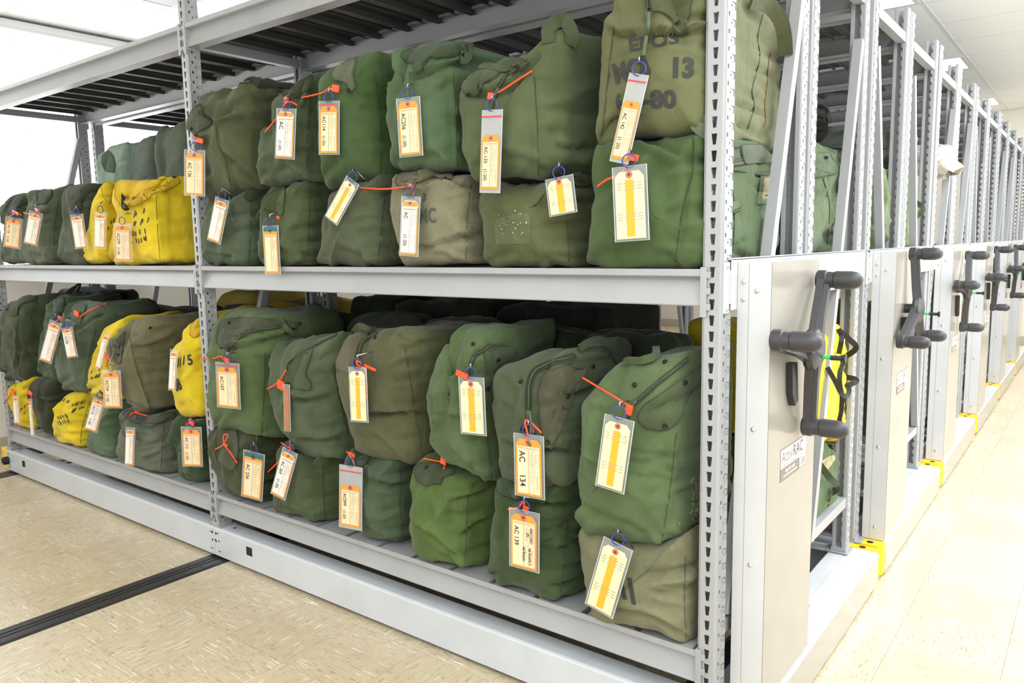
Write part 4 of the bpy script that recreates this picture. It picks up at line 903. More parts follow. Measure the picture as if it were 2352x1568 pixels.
bag('Q6', 'dark green kit bag with tag AC 113, bottom row, left of the middle upright', [(431,1103),(428,1078),(417,1018),(405,978),(413,954),(428,962),(464,962),(482,975),(488,1040),(484,1108),(448,1109)], (78, 98, 68), yf=.5, depth=9, zmin=LOW)
# ---- second row and black gear at the back of the bottom shelf
grpb = 'gear stowed behind the front row on the bottom shelf'
bag('R1', 'black nylon gear bag with looped straps behind the leftmost bags of the bottom shelf', [(120,800),(118,700),(128,672),(160,660),(185,668),(240,669),(252,690),(254,800)], (36, 37, 38), yf=9.6, depth=5.5, worn=.05, group=grpb, name='gear_bag', zmin=LOW)
bag('R2', 'long flat black nylon gear bag behind the brown-grey and yellow bags, bottom shelf', [(258,860),(256,705),(300,702),(350,708),(430,706),(452,720),(478,716),(474,860)], (34, 35, 36), yf=9.6, depth=5.5, worn=.05, group=grpb, name='gear_bag', zmin=LOW)
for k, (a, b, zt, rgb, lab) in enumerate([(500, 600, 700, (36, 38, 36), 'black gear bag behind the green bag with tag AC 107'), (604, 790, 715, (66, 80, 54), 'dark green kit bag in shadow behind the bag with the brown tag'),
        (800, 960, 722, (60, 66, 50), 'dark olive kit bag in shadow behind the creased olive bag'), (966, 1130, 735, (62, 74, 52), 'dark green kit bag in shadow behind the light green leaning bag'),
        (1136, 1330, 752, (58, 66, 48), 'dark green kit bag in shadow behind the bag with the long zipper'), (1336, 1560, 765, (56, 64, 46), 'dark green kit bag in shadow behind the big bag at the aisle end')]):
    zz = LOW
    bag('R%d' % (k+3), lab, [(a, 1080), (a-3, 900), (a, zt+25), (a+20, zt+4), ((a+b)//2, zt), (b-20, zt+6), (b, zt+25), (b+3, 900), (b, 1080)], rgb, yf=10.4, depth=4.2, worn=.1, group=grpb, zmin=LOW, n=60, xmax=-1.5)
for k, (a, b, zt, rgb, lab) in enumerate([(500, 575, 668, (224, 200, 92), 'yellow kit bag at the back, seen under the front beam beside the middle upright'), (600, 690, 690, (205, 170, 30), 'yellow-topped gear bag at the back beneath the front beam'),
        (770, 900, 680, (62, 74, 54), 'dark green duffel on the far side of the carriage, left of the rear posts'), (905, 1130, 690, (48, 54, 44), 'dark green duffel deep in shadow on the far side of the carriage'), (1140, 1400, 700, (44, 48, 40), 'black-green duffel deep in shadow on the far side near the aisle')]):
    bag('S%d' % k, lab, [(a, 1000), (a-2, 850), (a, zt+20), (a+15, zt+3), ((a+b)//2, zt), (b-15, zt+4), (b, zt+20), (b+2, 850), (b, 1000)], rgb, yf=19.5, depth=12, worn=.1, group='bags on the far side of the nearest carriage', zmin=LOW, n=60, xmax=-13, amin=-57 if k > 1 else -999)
# ---- ends of the racks seen from the aisle
grpe = 'bags seen through the ends of the racks'
bag('E1', 'upright yellow duffel with black webbing handle seen past the nearest hand wheel', [(1840,1012),(1836,900),(1842,760),(1862,738),(1885,734),(1912,738),(1926,748),(1940,780),(1948,830),(1957,868),(1957,905),(1953,945),(1957,975),(1952,1000),(1935,1008),(1905,1012),(1870,1025)], YEL, yf=-.15, depth=11, axis=0, group=grpe, worn=.2, name='duffel_bag', wr=.8, amax=32.9, amin=18.8)
bag('E2', 'green kit bag with a clear window and looped handle under the yellow duffel', [(1835,1200),(1832,1030),(1870,1012),(1905,1014),(1935,1008),(1944,1016),(1942,1090),(1934,1140),(1930,1165),(1880,1190)], (100, 122, 82), yf=-.6, depth=12, axis=0, group=grpe, amax=32.4, amin=18.8, zmin=LOW)
bag('E3', 'dark green kit bag with a loose flap behind the white diagonal brace, eye level', [(1800,588),(1800,470),(1806,350),(1822,325),(1870,322),(1900,335),(1920,360),(1932,392),(1946,420),(1954,452),(1958,500),(1960,582)], (92, 112, 76), yf=-1.0, depth=12, axis=0, group=grpe, amax=32.6, amin=18.6, zmin=ZM)
bag('E4', 'pale green kit bag just past the brace of the second carriage', [(2000,572),(1998,480),(2004,384),(2020,378),(2038,380),(2046,400),(2050,470),(2050,572)], (118, 136, 98), yf=-1.0, depth=12, axis=0, group=grpe, amin=37.5, amax=50.2, zmin=ZM)
bag('E9', 'pale green kit bag with a curled strap, between the rear posts of the second carriage', [(2060,572),(2058,480),(2060,392),(2075,388),(2090,402),(2102,430),(2104,480),(2102,530),(2100,572)], (118, 136, 98), yf=-1.0, depth=12, axis=0, group=grpe, amin=53.8, amax=67.6, zmin=ZM)
bag('E5', 'pale grey bundled pack on the pale green kit bag, left of the rear posts', [(2008,378),(2010,330),(2024,302),(2038,294),(2048,310),(2050,378)], (112, 116, 112), yf=-1.6, depth=9, axis=0, group=grpe, name='bundled_pack', wr=1.3, amin=40, amax=50.2)
bag('E10', 'black and grey bundled pack right of the rear posts of the second carriage', [(2060,386),(2060,300),(2072,290),(2090,290),(2106,304),(2114,330),(2108,372),(2090,388)], (96, 98, 98), yf=-1.6, depth=9, axis=0, group=grpe, name='bundled_pack', wr=1.3, amin=53.8, amax=68)
bag('E6', 'brown-black bundle tucked under the top beam in the far half of the nearest carriage', [(1872,330),(1868,268),(1885,250),(1905,252),(1922,268),(1928,290),(1915,318),(1895,332)], (58, 54, 48), yf=-3.0, depth=8, axis=0, group=grpe, name='bundled_pack', amax=32.6)
bag('E7', 'whitish rolled bundle with a fat strap sticking out of the third carriage', [(2150,395),(2148,350),(2156,332),(2168,334),(2176,350),(2180,372),(2174,392),(2160,400)], (186, 184, 176), yf=.4, depth=6, axis=0, group=grpe, name='rolled_bundle')
bag('E8', 'dark green kit bag low in the second carriage, behind its control panel', [(2040,1130),(2038,760),(2046,700),(2060,690),(2080,700),(2084,760),(2084,1040),(2080,1120)], (70, 84, 58), yf=-1.6, depth=12, axis=0, group=grpe, amin=53.8, amax=68, zmin=LOW)
# ------------------------------------------------------------------ sewn details
for k, p in (('B1', [(571,606),(575,520),(578,445)]), ('B2', [(706,606),(709,510),(712,420)]), ('B3', [(867,607),(876,510),(886,424)]), ('B4', [(1070,602),(1072,510),(1080,424)]),
             ('B5', [(1307,600),(1302,520),(1300,440)]), ('B6', [(1552,600),(1568,480),(1590,400),(1592,312)]), ('T1', [(532,440),(518,370),(500,330),(497,290)]), ('T2', [(704,408),(706,310),(712,226)]),
             ('T3', [(873,398),(873,270),(861,166)]), ('T4', [(1049,384),(1047,280),(1041,166)]), ('T5', [(1237,412),(1234,290),(1227,175)]), ('T6', [(1378,310),(1385,290),(1398,170),(1410,60)]),
             ('L5', [(368,600),(362,530),(358,440)]), ('L2', [(124,600),(124,530),(134,460)]), ('M1', [(600,1005),(606,900),(608,810)]), ('M2', [(798,1000),(780,920),(766,856)]), ('M3', [(972,1050),(955,960),(940,860),(930,800)]),
             ('M4', [(1129,1100),(1112,960),(1100,900)]), ('M6', [(1517,1256),(1540,1120),(1553,995)]), ('N2', [(746,1190),(742,1130),(742,1062)]), ('N3', [(922,1238),(918,1150),(920,1080)]), ('N4', [(1066,1300),(1072,1200),(1074,1150),(1088,1112)]),
             ('N5', [(1286,1372),(1296,1270),(1307,1172)]), ('N6', [(1576,1462),(1572,1380),(1574,1278)]), ('P1', [(48,866),(36,790),(44,720)]), ('P3', [(190,896),(204,820),(220,756)]), ('P5', [(346,944),(312,840),(298,772)]),
             ('Q3', [(184,1028),(188,980),(206,920)]), ('Q5', [(369,1100),(372,1030),(378,950)]), ('E3', [(1900,560),(1905,470),(1890,410)])):
    seam(k, p)
seam('T6', [(1752,34),(1740,85),(1745,130),(1734,180),(1727,208),(1732,245),(1722,280),(1717,296)], .05, M_ZIP, 'dark_piping'); seam('T6', [(1770,120),(1764,150),(1762,190),(1756,240),(1758,275),(1752,292)], .045, canvas((120, 70, 54), .1), 'red_piping')
seam('B6', [(1684,560),(1686,480),(1680,420)], .05)
# collars, flaps and folded tops
flap('T1', [(440,300),(432,285),(441,256),(462,240),(470,262),(488,286),(470,298),(452,306)], .3, (74, 84, 56), puff=.2, holes=[(447,296)])
flap('T1', [(524,196),(560,176),(620,160),(690,152),(735,160),(745,176),(700,196),(655,215),(610,196),(566,190)], .2, (66, 72, 50), puff=.2)
flap('T2', [(640,214),(655,200),(690,186),(716,172),(718,186),(708,206),(684,222),(660,226)], .22, (70, 78, 54), puff=.25)
flap('T3', [(767,164),(780,150),(808,137),(820,140),(812,170),(818,200),(808,212),(798,192),(770,184),(764,176)], .25, (112, 118, 98), puff=.15, holes=[(805,208)])
flap('T4', [(918,128),(930,118),(962,110),(985,100),(1010,104),(1016,118),(990,134),(975,152),(962,165),(950,168),(955,150),(930,142)], .3, (76, 92, 64), puff=.4)
flap('T4', [(960,112),(990,98),(1031,97),(1060,108),(1050,126),(1010,134),(985,130)], .25, (70, 88, 58), puff=.35)
flap('T5', [(1062,204),(1075,180),(1098,164),(1120,160),(1150,164),(1140,180),(1110,196),(1096,218),(1075,224)], .25, (82, 94, 62), puff=.2, holes=[(1078,214)])
flap('T5', [(1098,160),(1112,146),(1166,134),(1204,136),(1212,146),(1198,160),(1160,168),(1130,164)], .22, (80, 92, 62), puff=.2, holes=[(1190,152)])
zipper('T5', [(1212,140),(1180,165),(1160,178),(1146,196)])
flap('T6', [(1500,-20),(1590,-20),(1588,20),(1583,40),(1575,70),(1560,76),(1546,72),(1544,50),(1520,30),(1500,25)], .25, (96, 102, 70), puff=.1, holes=[(1563,62)])
zipper('T6', [(1492,-30),(1491,0),(1490,22)], .5)
flap('B2', [(604,480),(612,450),(635,436),(655,424),(656,450),(653,478),(650,496),(630,488)], .2, (78, 94, 56), holes=[(598+2,475)])
flap('B1', [(560,450),(575,434),(600,430),(604,440),(590,456),(570,462)], .2, (70, 80, 58), puff=.2)
flap('B4', [(906,420),(912,404),(945,394),(1000,392),(1040,398),(1040,412),(1000,408),(965,416),(950,428),(930,432)], .25, (122, 118, 96), puff=.3)
flap('B5', [(1300,410),(1340,394),(1366,390),(1364,420),(1350,424),(1320,428)], .2, (84, 92, 60), puff=.2)
flap('L1', [(14,490),(14,472),(33,455),(60,448),(84,452),(86,462),(60,468),(40,480),(36,492)], .2, (56, 66, 48), puff=.2)
flap('L2', [(88,468),(84,444),(106,434),(122,436),(120,452),(108,466)], .2, (64, 74, 62), puff=.2)
flap('L3', [(158,470),(158,440),(168,430),(200,424),(238,424),(240,434),(210,440),(190,458),(186,482),(170,486)], .25, (62, 72, 50), puff=.25)
flap('L4', [(236,450),(234,430),(243,420),(258,424),(262,440),(250,466),(244,462)], .25, (232, 196, 30), puff=.2)
flap('L5', [(264,455),(266,428),(276,416),(330,416),(372,410),(406,404),(414,420),(388,432),(350,448),(310,472),(298,470),(285,480),(276,470)], .3, (232, 192, 24), puff=.3)
flap('M1', [(496,785),(500,755),(512,735),(540,730),(580,730),(620,734),(660,739),(690,742),(680,750),(640,750),(590,757),(550,768),(530,785),(524,803),(508,797)], .22, (80, 84, 66), puff=.15, holes=[(530,742),(512,795)])
zipper('M1', [(690,742),(640,750),(590,758),(550,766),(530,780),(524,800)])
zipper('M2', [(775,768),(730,790),(700,808),(676,824)]); flap('M2', [(652,870),(660,840),(690,812),(720,800),(712,830),(704,862),(716,880),(714,896),(680,894),(656,886)], .2, (84, 98, 70), puff=.15, holes=[(664,880)])
snap('M2', 708, 812); snap('M2', 672, 828)
flap('M3', [(774,830),(786,796),(806,768),(842,763),(848,770),(828,782),(820,800),(814,830),(812,860),(796,858),(774,848)], .2, (104, 98, 76), holes=[(776,850),(810,770)])
zipper('M3', [(868,766),(840,780),(828,795),(824,812)]); snap('M3', 862, 776)
flap('M4', [(1110,800),(1130,790),(1160,790),(1184,800),(1178,818),(1146,836),(1132,850),(1120,896),(1112,892),(1114,850)], .22, (84, 98, 66), puff=.15, holes=[(1140,822),(1116,894)])
zipper('M4', [(1124,792),(1104,806),(1090,820),(1082,836)]); snap('M4', 1087, 790)
zipper('M5', [(1320,818),(1270,832),(1232,850),(1216,880),(1213,940)], .5)
flap('M5', [(1244,862),(1262,850),(1300,838),(1330,842),(1350,838),(1340,870),(1316,912),(1298,960),(1282,1000),(1266,1028),(1252,1022),(1246,1000),(1240,940),(1238,890)], .24, (96, 96, 74), puff=.1, holes=[(1258,1014),(1298,908),(1356,836)])
snap('M5', 1196, 876); snap('M5', 1257, 842); snap('M5', 1200, 985)
zipper('M6', [(1578,824),(1540,855),(1500,890),(1466,920)]); snap('M6', 1458, 884); snap('M6', 1528, 832)
flap('M6', [(1462,960),(1478,930),(1520,900),(1570,862),(1620,832),(1632,834),(1630,850),(1600,880),(1580,910),(1562,960),(1540,984),(1515,990),(1480,982)], .22, (88, 102, 70), puff=.12, holes=[(1526,976),(1566,878)])
flap('N1', [(500,985),(520,978),(545,990),(550,1030),(545,1070),(530,1082),(505,1060),(498,1020)], .25, (92, 96, 74), puff=.1, holes=[(545,1052)])
flap('N2', [(650,1030),(656,1016),(680,1012),(690,1022),(678,1040),(660,1050)], .25, (70, 78, 52), puff=.25); flap('N3', [(816,1036),(850,1040),(846,1060),(832,1072),(816,1062)], .25, (76, 96, 66), puff=.3)
flap('N4', [(952,1085),(962,1064),(1000,1066),(1040,1078),(1044,1090),(1020,1098),(1014,1114),(1000,1112),(978,1116),(958,1104)], .25, (74, 86, 58), puff=.25, holes=[(983,1074)])
flap('N5', [(1146,1130),(1144,1106),(1162,1094),(1200,1096),(1220,1104),(1215,1130),(1190,1144),(1160,1138)], .25, (66, 84, 50), puff=.3); snap('N5', 1259, 1112)
flap('P1', [(18,715),(28,692),(58,678),(84,682),(80,690),(60,694),(44,708),(40,726),(24,726)], .25, (62, 72, 48), puff=.2, holes=[(21,712)])
flap('P2', [(120,710),(122,690),(146,680),(150,700),(140,730),(124,736)], .2, (60, 76, 52), puff=.15)
flap('P3', [(152,730),(150,704),(160,694),(190,698),(200,704),(192,730),(184,742),(166,730)], .25, (76, 90, 66), puff=.3, holes=[])
flap('P5', [(256,812),(254,790),(280,768),(288,758),(284,790),(280,830),(272,836)], .22, (100, 98, 78), holes=[(276,813)]); snap('P5', 345, 752)
flap('P6', [(436,770),(440,746),(456,732),(470,722),(468,750),(450,776)], .2, (214, 176, 22), puff=.2)
flap('Q2', [(76,900),(84,872),(100,868),(134,878),(150,894),(130,904),(100,910)], .2, (56, 64, 40), puff=.2)
flap('Q5', [(282,950),(300,940),(348,952),(402,946),(402,960),(350,974),(300,966)], .2, (88, 92, 80), puff=.2)
flap('K1', [(236,380),(235,356),(250,346),(262,360),(266,380),(262,396),(244,394)], .2, (96, 118, 100), puff=.2)
flap('E3', [(1800,400),(1830,360),(1880,352),(1900,352),(1926,380),(1920,400),(1890,404),(1850,412),(1820,420)], .25, (84, 104, 70), holes=[(1893,367)])
flap('E10', [(2062,330),(2064,300),(2078,294),(2100,304),(2112,330),(2085,322)], .25, (150, 152, 144), puff=.3)
flap('E6', [(1898,262),(1912,256),(1924,272),(1926,292),(1914,300),(1904,282)], .2, (112, 104, 90), puff=.1)
# frayed patch and clear window on the side of the end bag, old tape on another
flap('B6', [(1700,335),(1735,330),(1775,338),(1784,352),(1780,372),(1740,374),(1708,376)], .14, (92, 104, 80))
flap('B6', [(1746,404),(1766,398),(1780,396),(1776,430),(1770,466),(1736,470),(1740,440)], .12, (96, 116, 80)); flap('B6', [(1753,410),(1768,407),(1773,408),(1770,450),(1748,458),(1750,430)], .24, m=M_GLASSY, rim=False, name='label_window')
flap('B5', [(1139,506),(1180,492),(1217,494),(1218,530),(1218,558),(1170,560),(1140,560)], .06, (112, 118, 84), rim=False, name='tape_residue', worn=1.)
rnd = random.Random(5); g = G()
for k in range(24):
    x, y = rnd.uniform(1145, 1212), rnd.choice((485, 515, 518, 540, 500))+rnd.uniform(-9, 9); p, n_ = hit('B5', x, y, .13); s_ = rnd.uniform(.02, .08)
    g.rev(p, n_, [(0, s_), (.01, s_*.7)], 5)
obj('tape_flecks', g, M_FLECK, BAGS['B5']['t'])
g = G(); rnd = random.Random(9)
for k in range(46):
    x, y = rnd.uniform(1588, 1615), rnd.uniform(1095, 1215); p, n_ = hit('M6', x, y, .03); q, _ = hit('M6', x+rnd.uniform(-7, 7), y+rnd.uniform(3, 9), .03); g.ribbon([p, q], (0, 0, .12), .01)
obj('dried_scuff', g, mat('dried_mud', S(170, 160, 124), .9), BAGS['M6']['t'], label='dried pale scuff near the lower corner')
# straps
strap('T5', [(1262,100),(1266,82),(1282,70),(1298,72),(1306,86),(1306,104)], .9, (.1, .5, .6, .7, .5, .1)); strap('T4', [(1085,112),(1096,92),(1112,88),(1124,100),(1130,118)], .8, (.1, .4, .5, .4, .1))
strap('T6', [(1712,4),(1738,22),(1758,52),(1772,88),(1780,122)], 1.0, (.4, .8, 1.0, 1.0, .8), th=.22); strap('B6', [(1606,290),(1622,268),(1650,280),(1690,302),(1740,308),(1778,316),(1795,334),(1800,352)], .8, (.3, .6, .5, .5, .5, .5, .5, .3), m=M_WEB)
strap('B6', [(1618,270),(1600,286),(1604,306),(1622,312)], .7, (.9, .6, .5, .3), m=M_WEB)
strap('M5', [(1326,808),(1350,800),(1380,804),(1410,815),(1424,828)], .55, (.4, .9, .9, .6, .2)); strap('M6', [(1434,828),(1450,838),(1480,838),(1508,828),(1508,812)], .5, (.3, .4, .4, .4, .5)); strap('M1', [(640,735),(660,760),(690,772),(712,770)], .5, (.2, .4, .4, .2))
strap('M3', [(812,764),(826,752),(850,754),(864,762)], .5, (.2, .7, .7, .3)); strap('L3', [(240,448),(222,456),(212,474),(214,490),(222,496)], .8, (.6, .7, .5, .4, .3), m=M_BLACKN)
strap('R1', [(130,690),(128,668),(140,658),(156,660),(160,676)], .35, (.3, .9, 1.3, .9, .3), m=M_BLACKN); strap('R1', [(162,676),(176,652),(184,664),(180,676)], .35, (.3, .9, .9, .3), m=M_BLACKN)
strap('L5', [(287,452),(292,466),(300,474)], .35, (.5, .5, .5), m=M_BLACKN); strap('L5', [(283,452),(288,466),(295,474)], .2, (.55, .55, .55), m=M_BLACKN)
strap('E1', [(1922,812),(1912,786),(1916,770),(1922,758)], .42, (.2, .8, .6, .2), m=M_BLACKN); strap('E1', [(1916,762),(1928,780),(1940,812),(1944,840),(1942,870),(1934,884)], .5, (.4, .9, 1.1, 1.1, .9, .5), m=M_BLACKN)
strap('E1', [(1892,842),(1896,872),(1908,900),(1920,908),(1929,896),(1935,882)], .4, (.3, .8, .9, .9, .8, .4), m=M_BLACKN); strap('E1', [(1926,818),(1932,832),(1926,850),(1924,880),(1929,908),(1928,940),(1923,965),(1926,985),(1920,1004)], .6, (.08,)*9, m=M_BLACKN, name='black_webbing')
strap('E2', [(1872,1062),(1884,1096),(1904,1118),(1922,1108),(1930,1080),(1922,1044),(1912,1030)], .6, (.3, .8, .9, .9, .8, .5, .2)); flap('E2', [(1880,1066),(1896,1052),(1914,1044),(1916,1054),(1900,1078),(1884,1086)], .15, m=M_GLASSY, rim=False, name='clear_window')
strap('E9', [(2098,424),(2112,436),(2116,456),(2106,476),(2100,500)], .6, (.2, .7, .8, .6, .2)); strap('E7', [(2156,386),(2166,378),(2182,384),(2190,404),(2182,428),(2162,440),(2156,442)], 1.5, (.3, .6, 1., 1.1, 1.1, .8, .6), m=canvas((226, 206, 188), .2), th=.25)
strap('E2', [(1905,1124),(1904,1150),(1900,1180)], .12, (.05,)*3, name='dark_piping', m=M_ZIP)
# stencils
lettering('T6', 'EPOS', 1448, 117, 1560, 98, 26, bold=.03, wx=1); lettering('T6', 'MCB', 1416, 192, 1498, 172, 46, bold=.045); lettering('T6', '13', 1546, 176, 1594, 177, 44, bold=.05); lettering('T6', '6', 1419, 256, 1436, 252, 40, bold=.03); lettering('T6', '-80', 1474, 247, 1554, 246, 40, bold=.045)
lettering('B4', 'MC', 964, 512, 1003, 510, 34, M_STENC2, .02); lettering('B4', '3', 970, 461, 979, 461, 18, M_STENC2, .03); lettering('B1', 'WN', 473, 567, 495, 565, 12, M_STENC2, .02)
g = G()
for x0, y0, x1, y1 in ((1424, 1322, 1436, 1376), (1446, 1326, 1456, 1388)):
    g.ribbon([hit('N6', x0+(x1-x0)*t/6, y0+(y1-y0)*t/6, .04)[0] for t in range(7)], (.32, 0, .04), .01)
obj('painted_stripes', g, M_STENCIL, BAGS['N6']['t'], label='two short black painted stripes')
scribble('L5', 300, 484, 340, 524, 2, .25, 5.5, seed=3); scribble('L5', 302, 530, 338, 566, 2, -.15, 5.5, seed=4); scribble('L4', 243, 506, 268, 534, 2, .2, 5, seed=5); scribble('Q3', 164, 924, 192, 950, 2, .5, 4, seed=6); scribble('Q3', 136, 955, 162, 980, 2, -.6, 4, seed=7, wpx=1.6); scribble('Q3', 143, 915, 158, 936, 2, .3, 4, seed=8)
scribble('P6', 406, 818, 432, 850, 1, .1, 6, seed=9); lettering('P6', '5', 433, 838, 444, 836, 24, bold=.03); lettering('P6', '88', 404, 898, 420, 892, 26, bold=.04); scribble('P4', 208, 848, 234, 876, 2, .3, 4, seed=10, wpx=1.6); scribble('P4', 226, 802, 250, 822, 2, .3, 4, seed=12, wpx=1.6); scribble('Q1', 46, 935, 58, 960, 2, .3, 4, seed=11, wpx=1.5)

# ------------------------------------------------------------------ tags
ALL = list(BAGS)
def front_y(px, py, keys):
    d = ray(px, py); ys = []
    for k in keys:
        h = BAGS[k]['bvh'].ray_cast(CP, d)
        if h[0] is not None: ys.append(h[0].y)
    return min(ys) if ys else .2
NT_ = [0]
def tag(label, top, bot, wpx, kind='orange', txt='', key=None, ringto=None, ysh=-.32, group='identification tags hanging on the kit bags', ring=True, curl=0.):
    keys = [k for k in ALL if k[0] in 'BTLMNPQ']
    y = min(front_y(top[0]+a*(bot[0]-top[0])+b*wpx*.5, top[1]+a*(bot[1]-top[1]), keys) for a in (.05, .3, .55, .8, 1) for b in (-.8, 0, .8))+ysh
    # the tag hangs turned a little towards the open end of the aisle
    th = math.radians(34 if top[0] < 480 else (17 if top[0] < 1000 else 5)); nn = Vector((math.sin(th), -math.cos(th), 0))
    w0 = (un(top[0]+wpx/2, top[1], 1, y)-un(top[0]-wpx/2, top[1], 1, y)).length
    A = un(*top, 1, y-w0*.35*math.sin(th)); d_ = ray(*bot); B = CP+d_*((A-CP).dot(nn)/d_.dot(nn))
    D = (B-A); H = D.length; D.normalize(); X = nn.cross(D); X = X if X.x > 0 else -X; X.normalize()
    m = A.lerp(B, .5); q0, q1 = topx(m-X*.5), topx(m+X*.5); W = wpx/max(1e-6, math.hypot(q1[0]-q0[0], q1[1]-q0[1])*abs(q1[0]-q0[0])/math.hypot(q1[0]-q0[0], q1[1]-q0[1]))
    W = min(W, H*.62 if kind != 'stripe' else H*.85)
    t = thing('identification_tag', label, 'tag', tuple(B), group); dy = nn
    P = lambda u, v, d=0.: A+X*(u*W)+D*(v*H)+dy*(d+curl*math.sin(v*PI))       # u -.5...5, v 0..1 down
    def sheet(u0, u1, v0, v1, d, th, clip=0.):
        if clip: pl = [(u0+clip, v0), (u1-clip, v0), (u1, v0+clip*W/H*1.1), (u1, v1), (u0, v1), (u0, v0+clip*W/H*1.1)]
        else: pl = [(u0, v0), (u1, v0), (u1, v1), (u0, v1)]
        n = len(pl); g = G(); g.add([P(u, v, d) for u, v in pl]+[P(u, v, d-th) for u, v in pl], [tuple(range(n)), tuple(range(2*n-1, n-1, -1))]+[(i, n+i, n+(i+1) % n, (i+1) % n) for i in range(n)])
        return g
    zipk = kind in ('zip', 'zipshort')
    obj('plastic_sleeve', sheet(-.5, .5, 0, 1, .05, .10), M_ZIPBAG if kind == 'zip' else M_CLEAR, t)
    obj('sleeve_edge', G().tube([P(-.5, 0, .0), P(.5, 0, .0), P(.5, 1, .0), P(-.5, 1, .0)], .035, 5, closed=True), M_RIM, t)
    v0 = {'zip': .30, 'zipshort': .10}.get(kind, .07); v1 = .97 if kind != 'zip' else .96
    cardm = {'orange': M_ORANGE, 'zip': M_ORANGE, 'zipshort': M_ORANGE, 'white': M_CARDW, 'stripe': M_CREAM, 'brown': M_BROWN, 'teal': M_ORANGE}[kind]
    c = obj('card', sheet(-.43, .43, v0, v1, .09, .02, .14), cardm, t)
    if zipk: obj('zip_line', sheet(-.5, .5, .055 if kind == 'zipshort' else .075, .07 if kind == 'zipshort' else .09, .11, .01), M_RED, t)
    if kind == 'teal': obj('teal_end', sheet(-.42, .42, .03, .12, .105, .01), M_TEAL, t)
    hc = P(0, v0+(.045 if kind != 'zip' else .04), .095)
    g = G().rev(hc, dy, [(0, .26*W/2.5), (.01, .26*W/2.5)], 14); obj('eyelet', g, M_EYE, c)
    g = G().rev(hc+dy*.011, dy, [(0, .09*W/2.5), (.004, .09*W/2.5)], 8); obj('eyelet_hole', g, M_INK, c)
    vf = v0+(v1-v0)*.13; ve = v1-.035
    if kind in ('orange', 'zip', 'zipshort', 'teal', 'white'):
        if kind != 'white': obj('printed_form', sheet(-.37, .37, vf, ve, .1, .008), M_CREAM, c)
        else:
            obj('card_end', sheet(-.40, .40, v0+.012, vf-.02, .1, .008, .10), M_ORANGE, c); obj('card_end', sheet(-.43, .43, v1-.03, v1, .1, .008), M_ORANGE, c)
            obj('card_edge', sheet(.37, .43, vf, v1, .1, .008), M_ORANGE, c)
        g = G(); lw = .010
        for u in (.02, .16, .0001):
            q = sheet(u-.004, u+.004, vf+.07*(ve-vf), ve, .112, .004); g.add(q.v, q.f)
        for v in (.07, .52, .62): q = sheet(-.35 if v < .1 else .02, .36, vf+v*(ve-vf), vf+v*(ve-vf)+.0035, .112, .004); g.add(q.v, q.f)
        rr = random.Random(label)
        for u, va, vb in ((.33, .12, .45), (.26, .15, .34), (.22, .16, .38), (.31, .60, .95), (.27, .64, .9), (.08, .14, .4), (.12, .1, .46), (.09, .6, .8)):
            v = va
            while v < vb:
                e = min(vb, v+rr.uniform(.02, .06)); q = sheet(u-.008, u+.008, vf+v*(ve-vf), vf+e*(ve-vf), .112, .004); g.add(q.v, q.f); v = e+.012
        u = -.34
        while u < .34: q = sheet(u, u+.022, vf+.015, vf+.05*(ve-vf), .112, .004); g.add(q.v, q.f); u += .034
        obj('form_print', g, M_PRINT, c)['kind'] = 'stuff'
        if txt:
            parts = txt.split('|'); g = G()
            for i, s_ in enumerate(parts):
                vv, ff = text_mesh(s_, 1, .012, 0, -.08); w_ = max(p.x for p in vv)
                va, vb = ((.10, .47), (.60, .86))[i] if len(parts) > 1 else (.12, .55 if len(s_) < 7 else .8)
                h_ = min(.24*W/.72, 0.9)
                sc_ = (vb-va)*(ve-vf)*H/w_; sc_ = min(sc_, .25*W); sv = min(.22*W/.72, sc_*1.15)
                g.add([A+X*(W*-.30+p.y*sv)+D*((vf+va*(ve-vf))*H+p.x*sc_)+dy*(.118+curl*math.sin(PI*(vf+va*(ve-vf)))) for p in vv], ff)
            obj('handwriting', g, M_INK, c)['kind'] = 'stuff'
        if 'AC 139' in txt:
            g = G()
            for s_, u_, va, vb in (('ADULT CHILD', .22, .10, .46), ('LPU', .10, .22, .32), ('See Remarks A', .18, .56, .95), ('See Remarks', -.02, .56, .88)):
                vv, ff = text_mesh(s_, 1, .02); w_ = max(q.x for q in vv); g.add([A+X*(W*u_+q.y*.13*W)+D*((vf+va*(ve-vf))*H+q.x*(vb-va)*(ve-vf)*H/w_)+dy*.12 for q in vv], ff)
            obj('handwriting', g, M_INK, c)['kind'] = 'stuff'
    else:
        if kind == 'stripe': obj('amber_stripe', sheet(-.12, .12, v0+.11, v1-.03, .1, .008), M_STRIPE, c)
        g = G()
        for v in (.15, .19, .23, .56, .60, .64):
            for u in (-.36, -.16, .06, .24): q = sheet(u, u+.13, v0+v, v0+v+.010, .112, .004); g.add(q.v, q.f)
        obj('faint_notes', g, M_PRINT, c)['kind'] = 'stuff'
    if ring:
        R_ = .42; c0 = A+Vector((0, 0, R_*.75))+dy*.02; tl = Vector((.25, .2, 1)).normalized(); e1 = Vector((1, .35, 0)).normalized()
        pts = [c0+e1*R_*math.cos(2*PI*k/20)+Vector((0, 0, 1))*R_*math.sin(2*PI*k/20) for k in range(20)]
        obj('wire_ring', G().tube(pts, .045, 6, closed=True), M_BLUE, t, smooth=True)
        # snap hook up to the bag
        b_ = BAGS[key]['bvh'].find_nearest(A+Vector((0, .1, 1.2))) if key else None
        q = (b_[0]+b_[1]*.02) if b_ and b_[0] else c0+Vector((0, .3, .6))
        obj('snap_hook', G().tube([c0+Vector((0, 0, R_)), c0+Vector((0, .02, R_+.25)), q.lerp(c0+Vector((0, 0, R_+.3)), .4), q], [.05, .08, .07, .05], 6), M_WIRE, t, smooth=True)
    return t
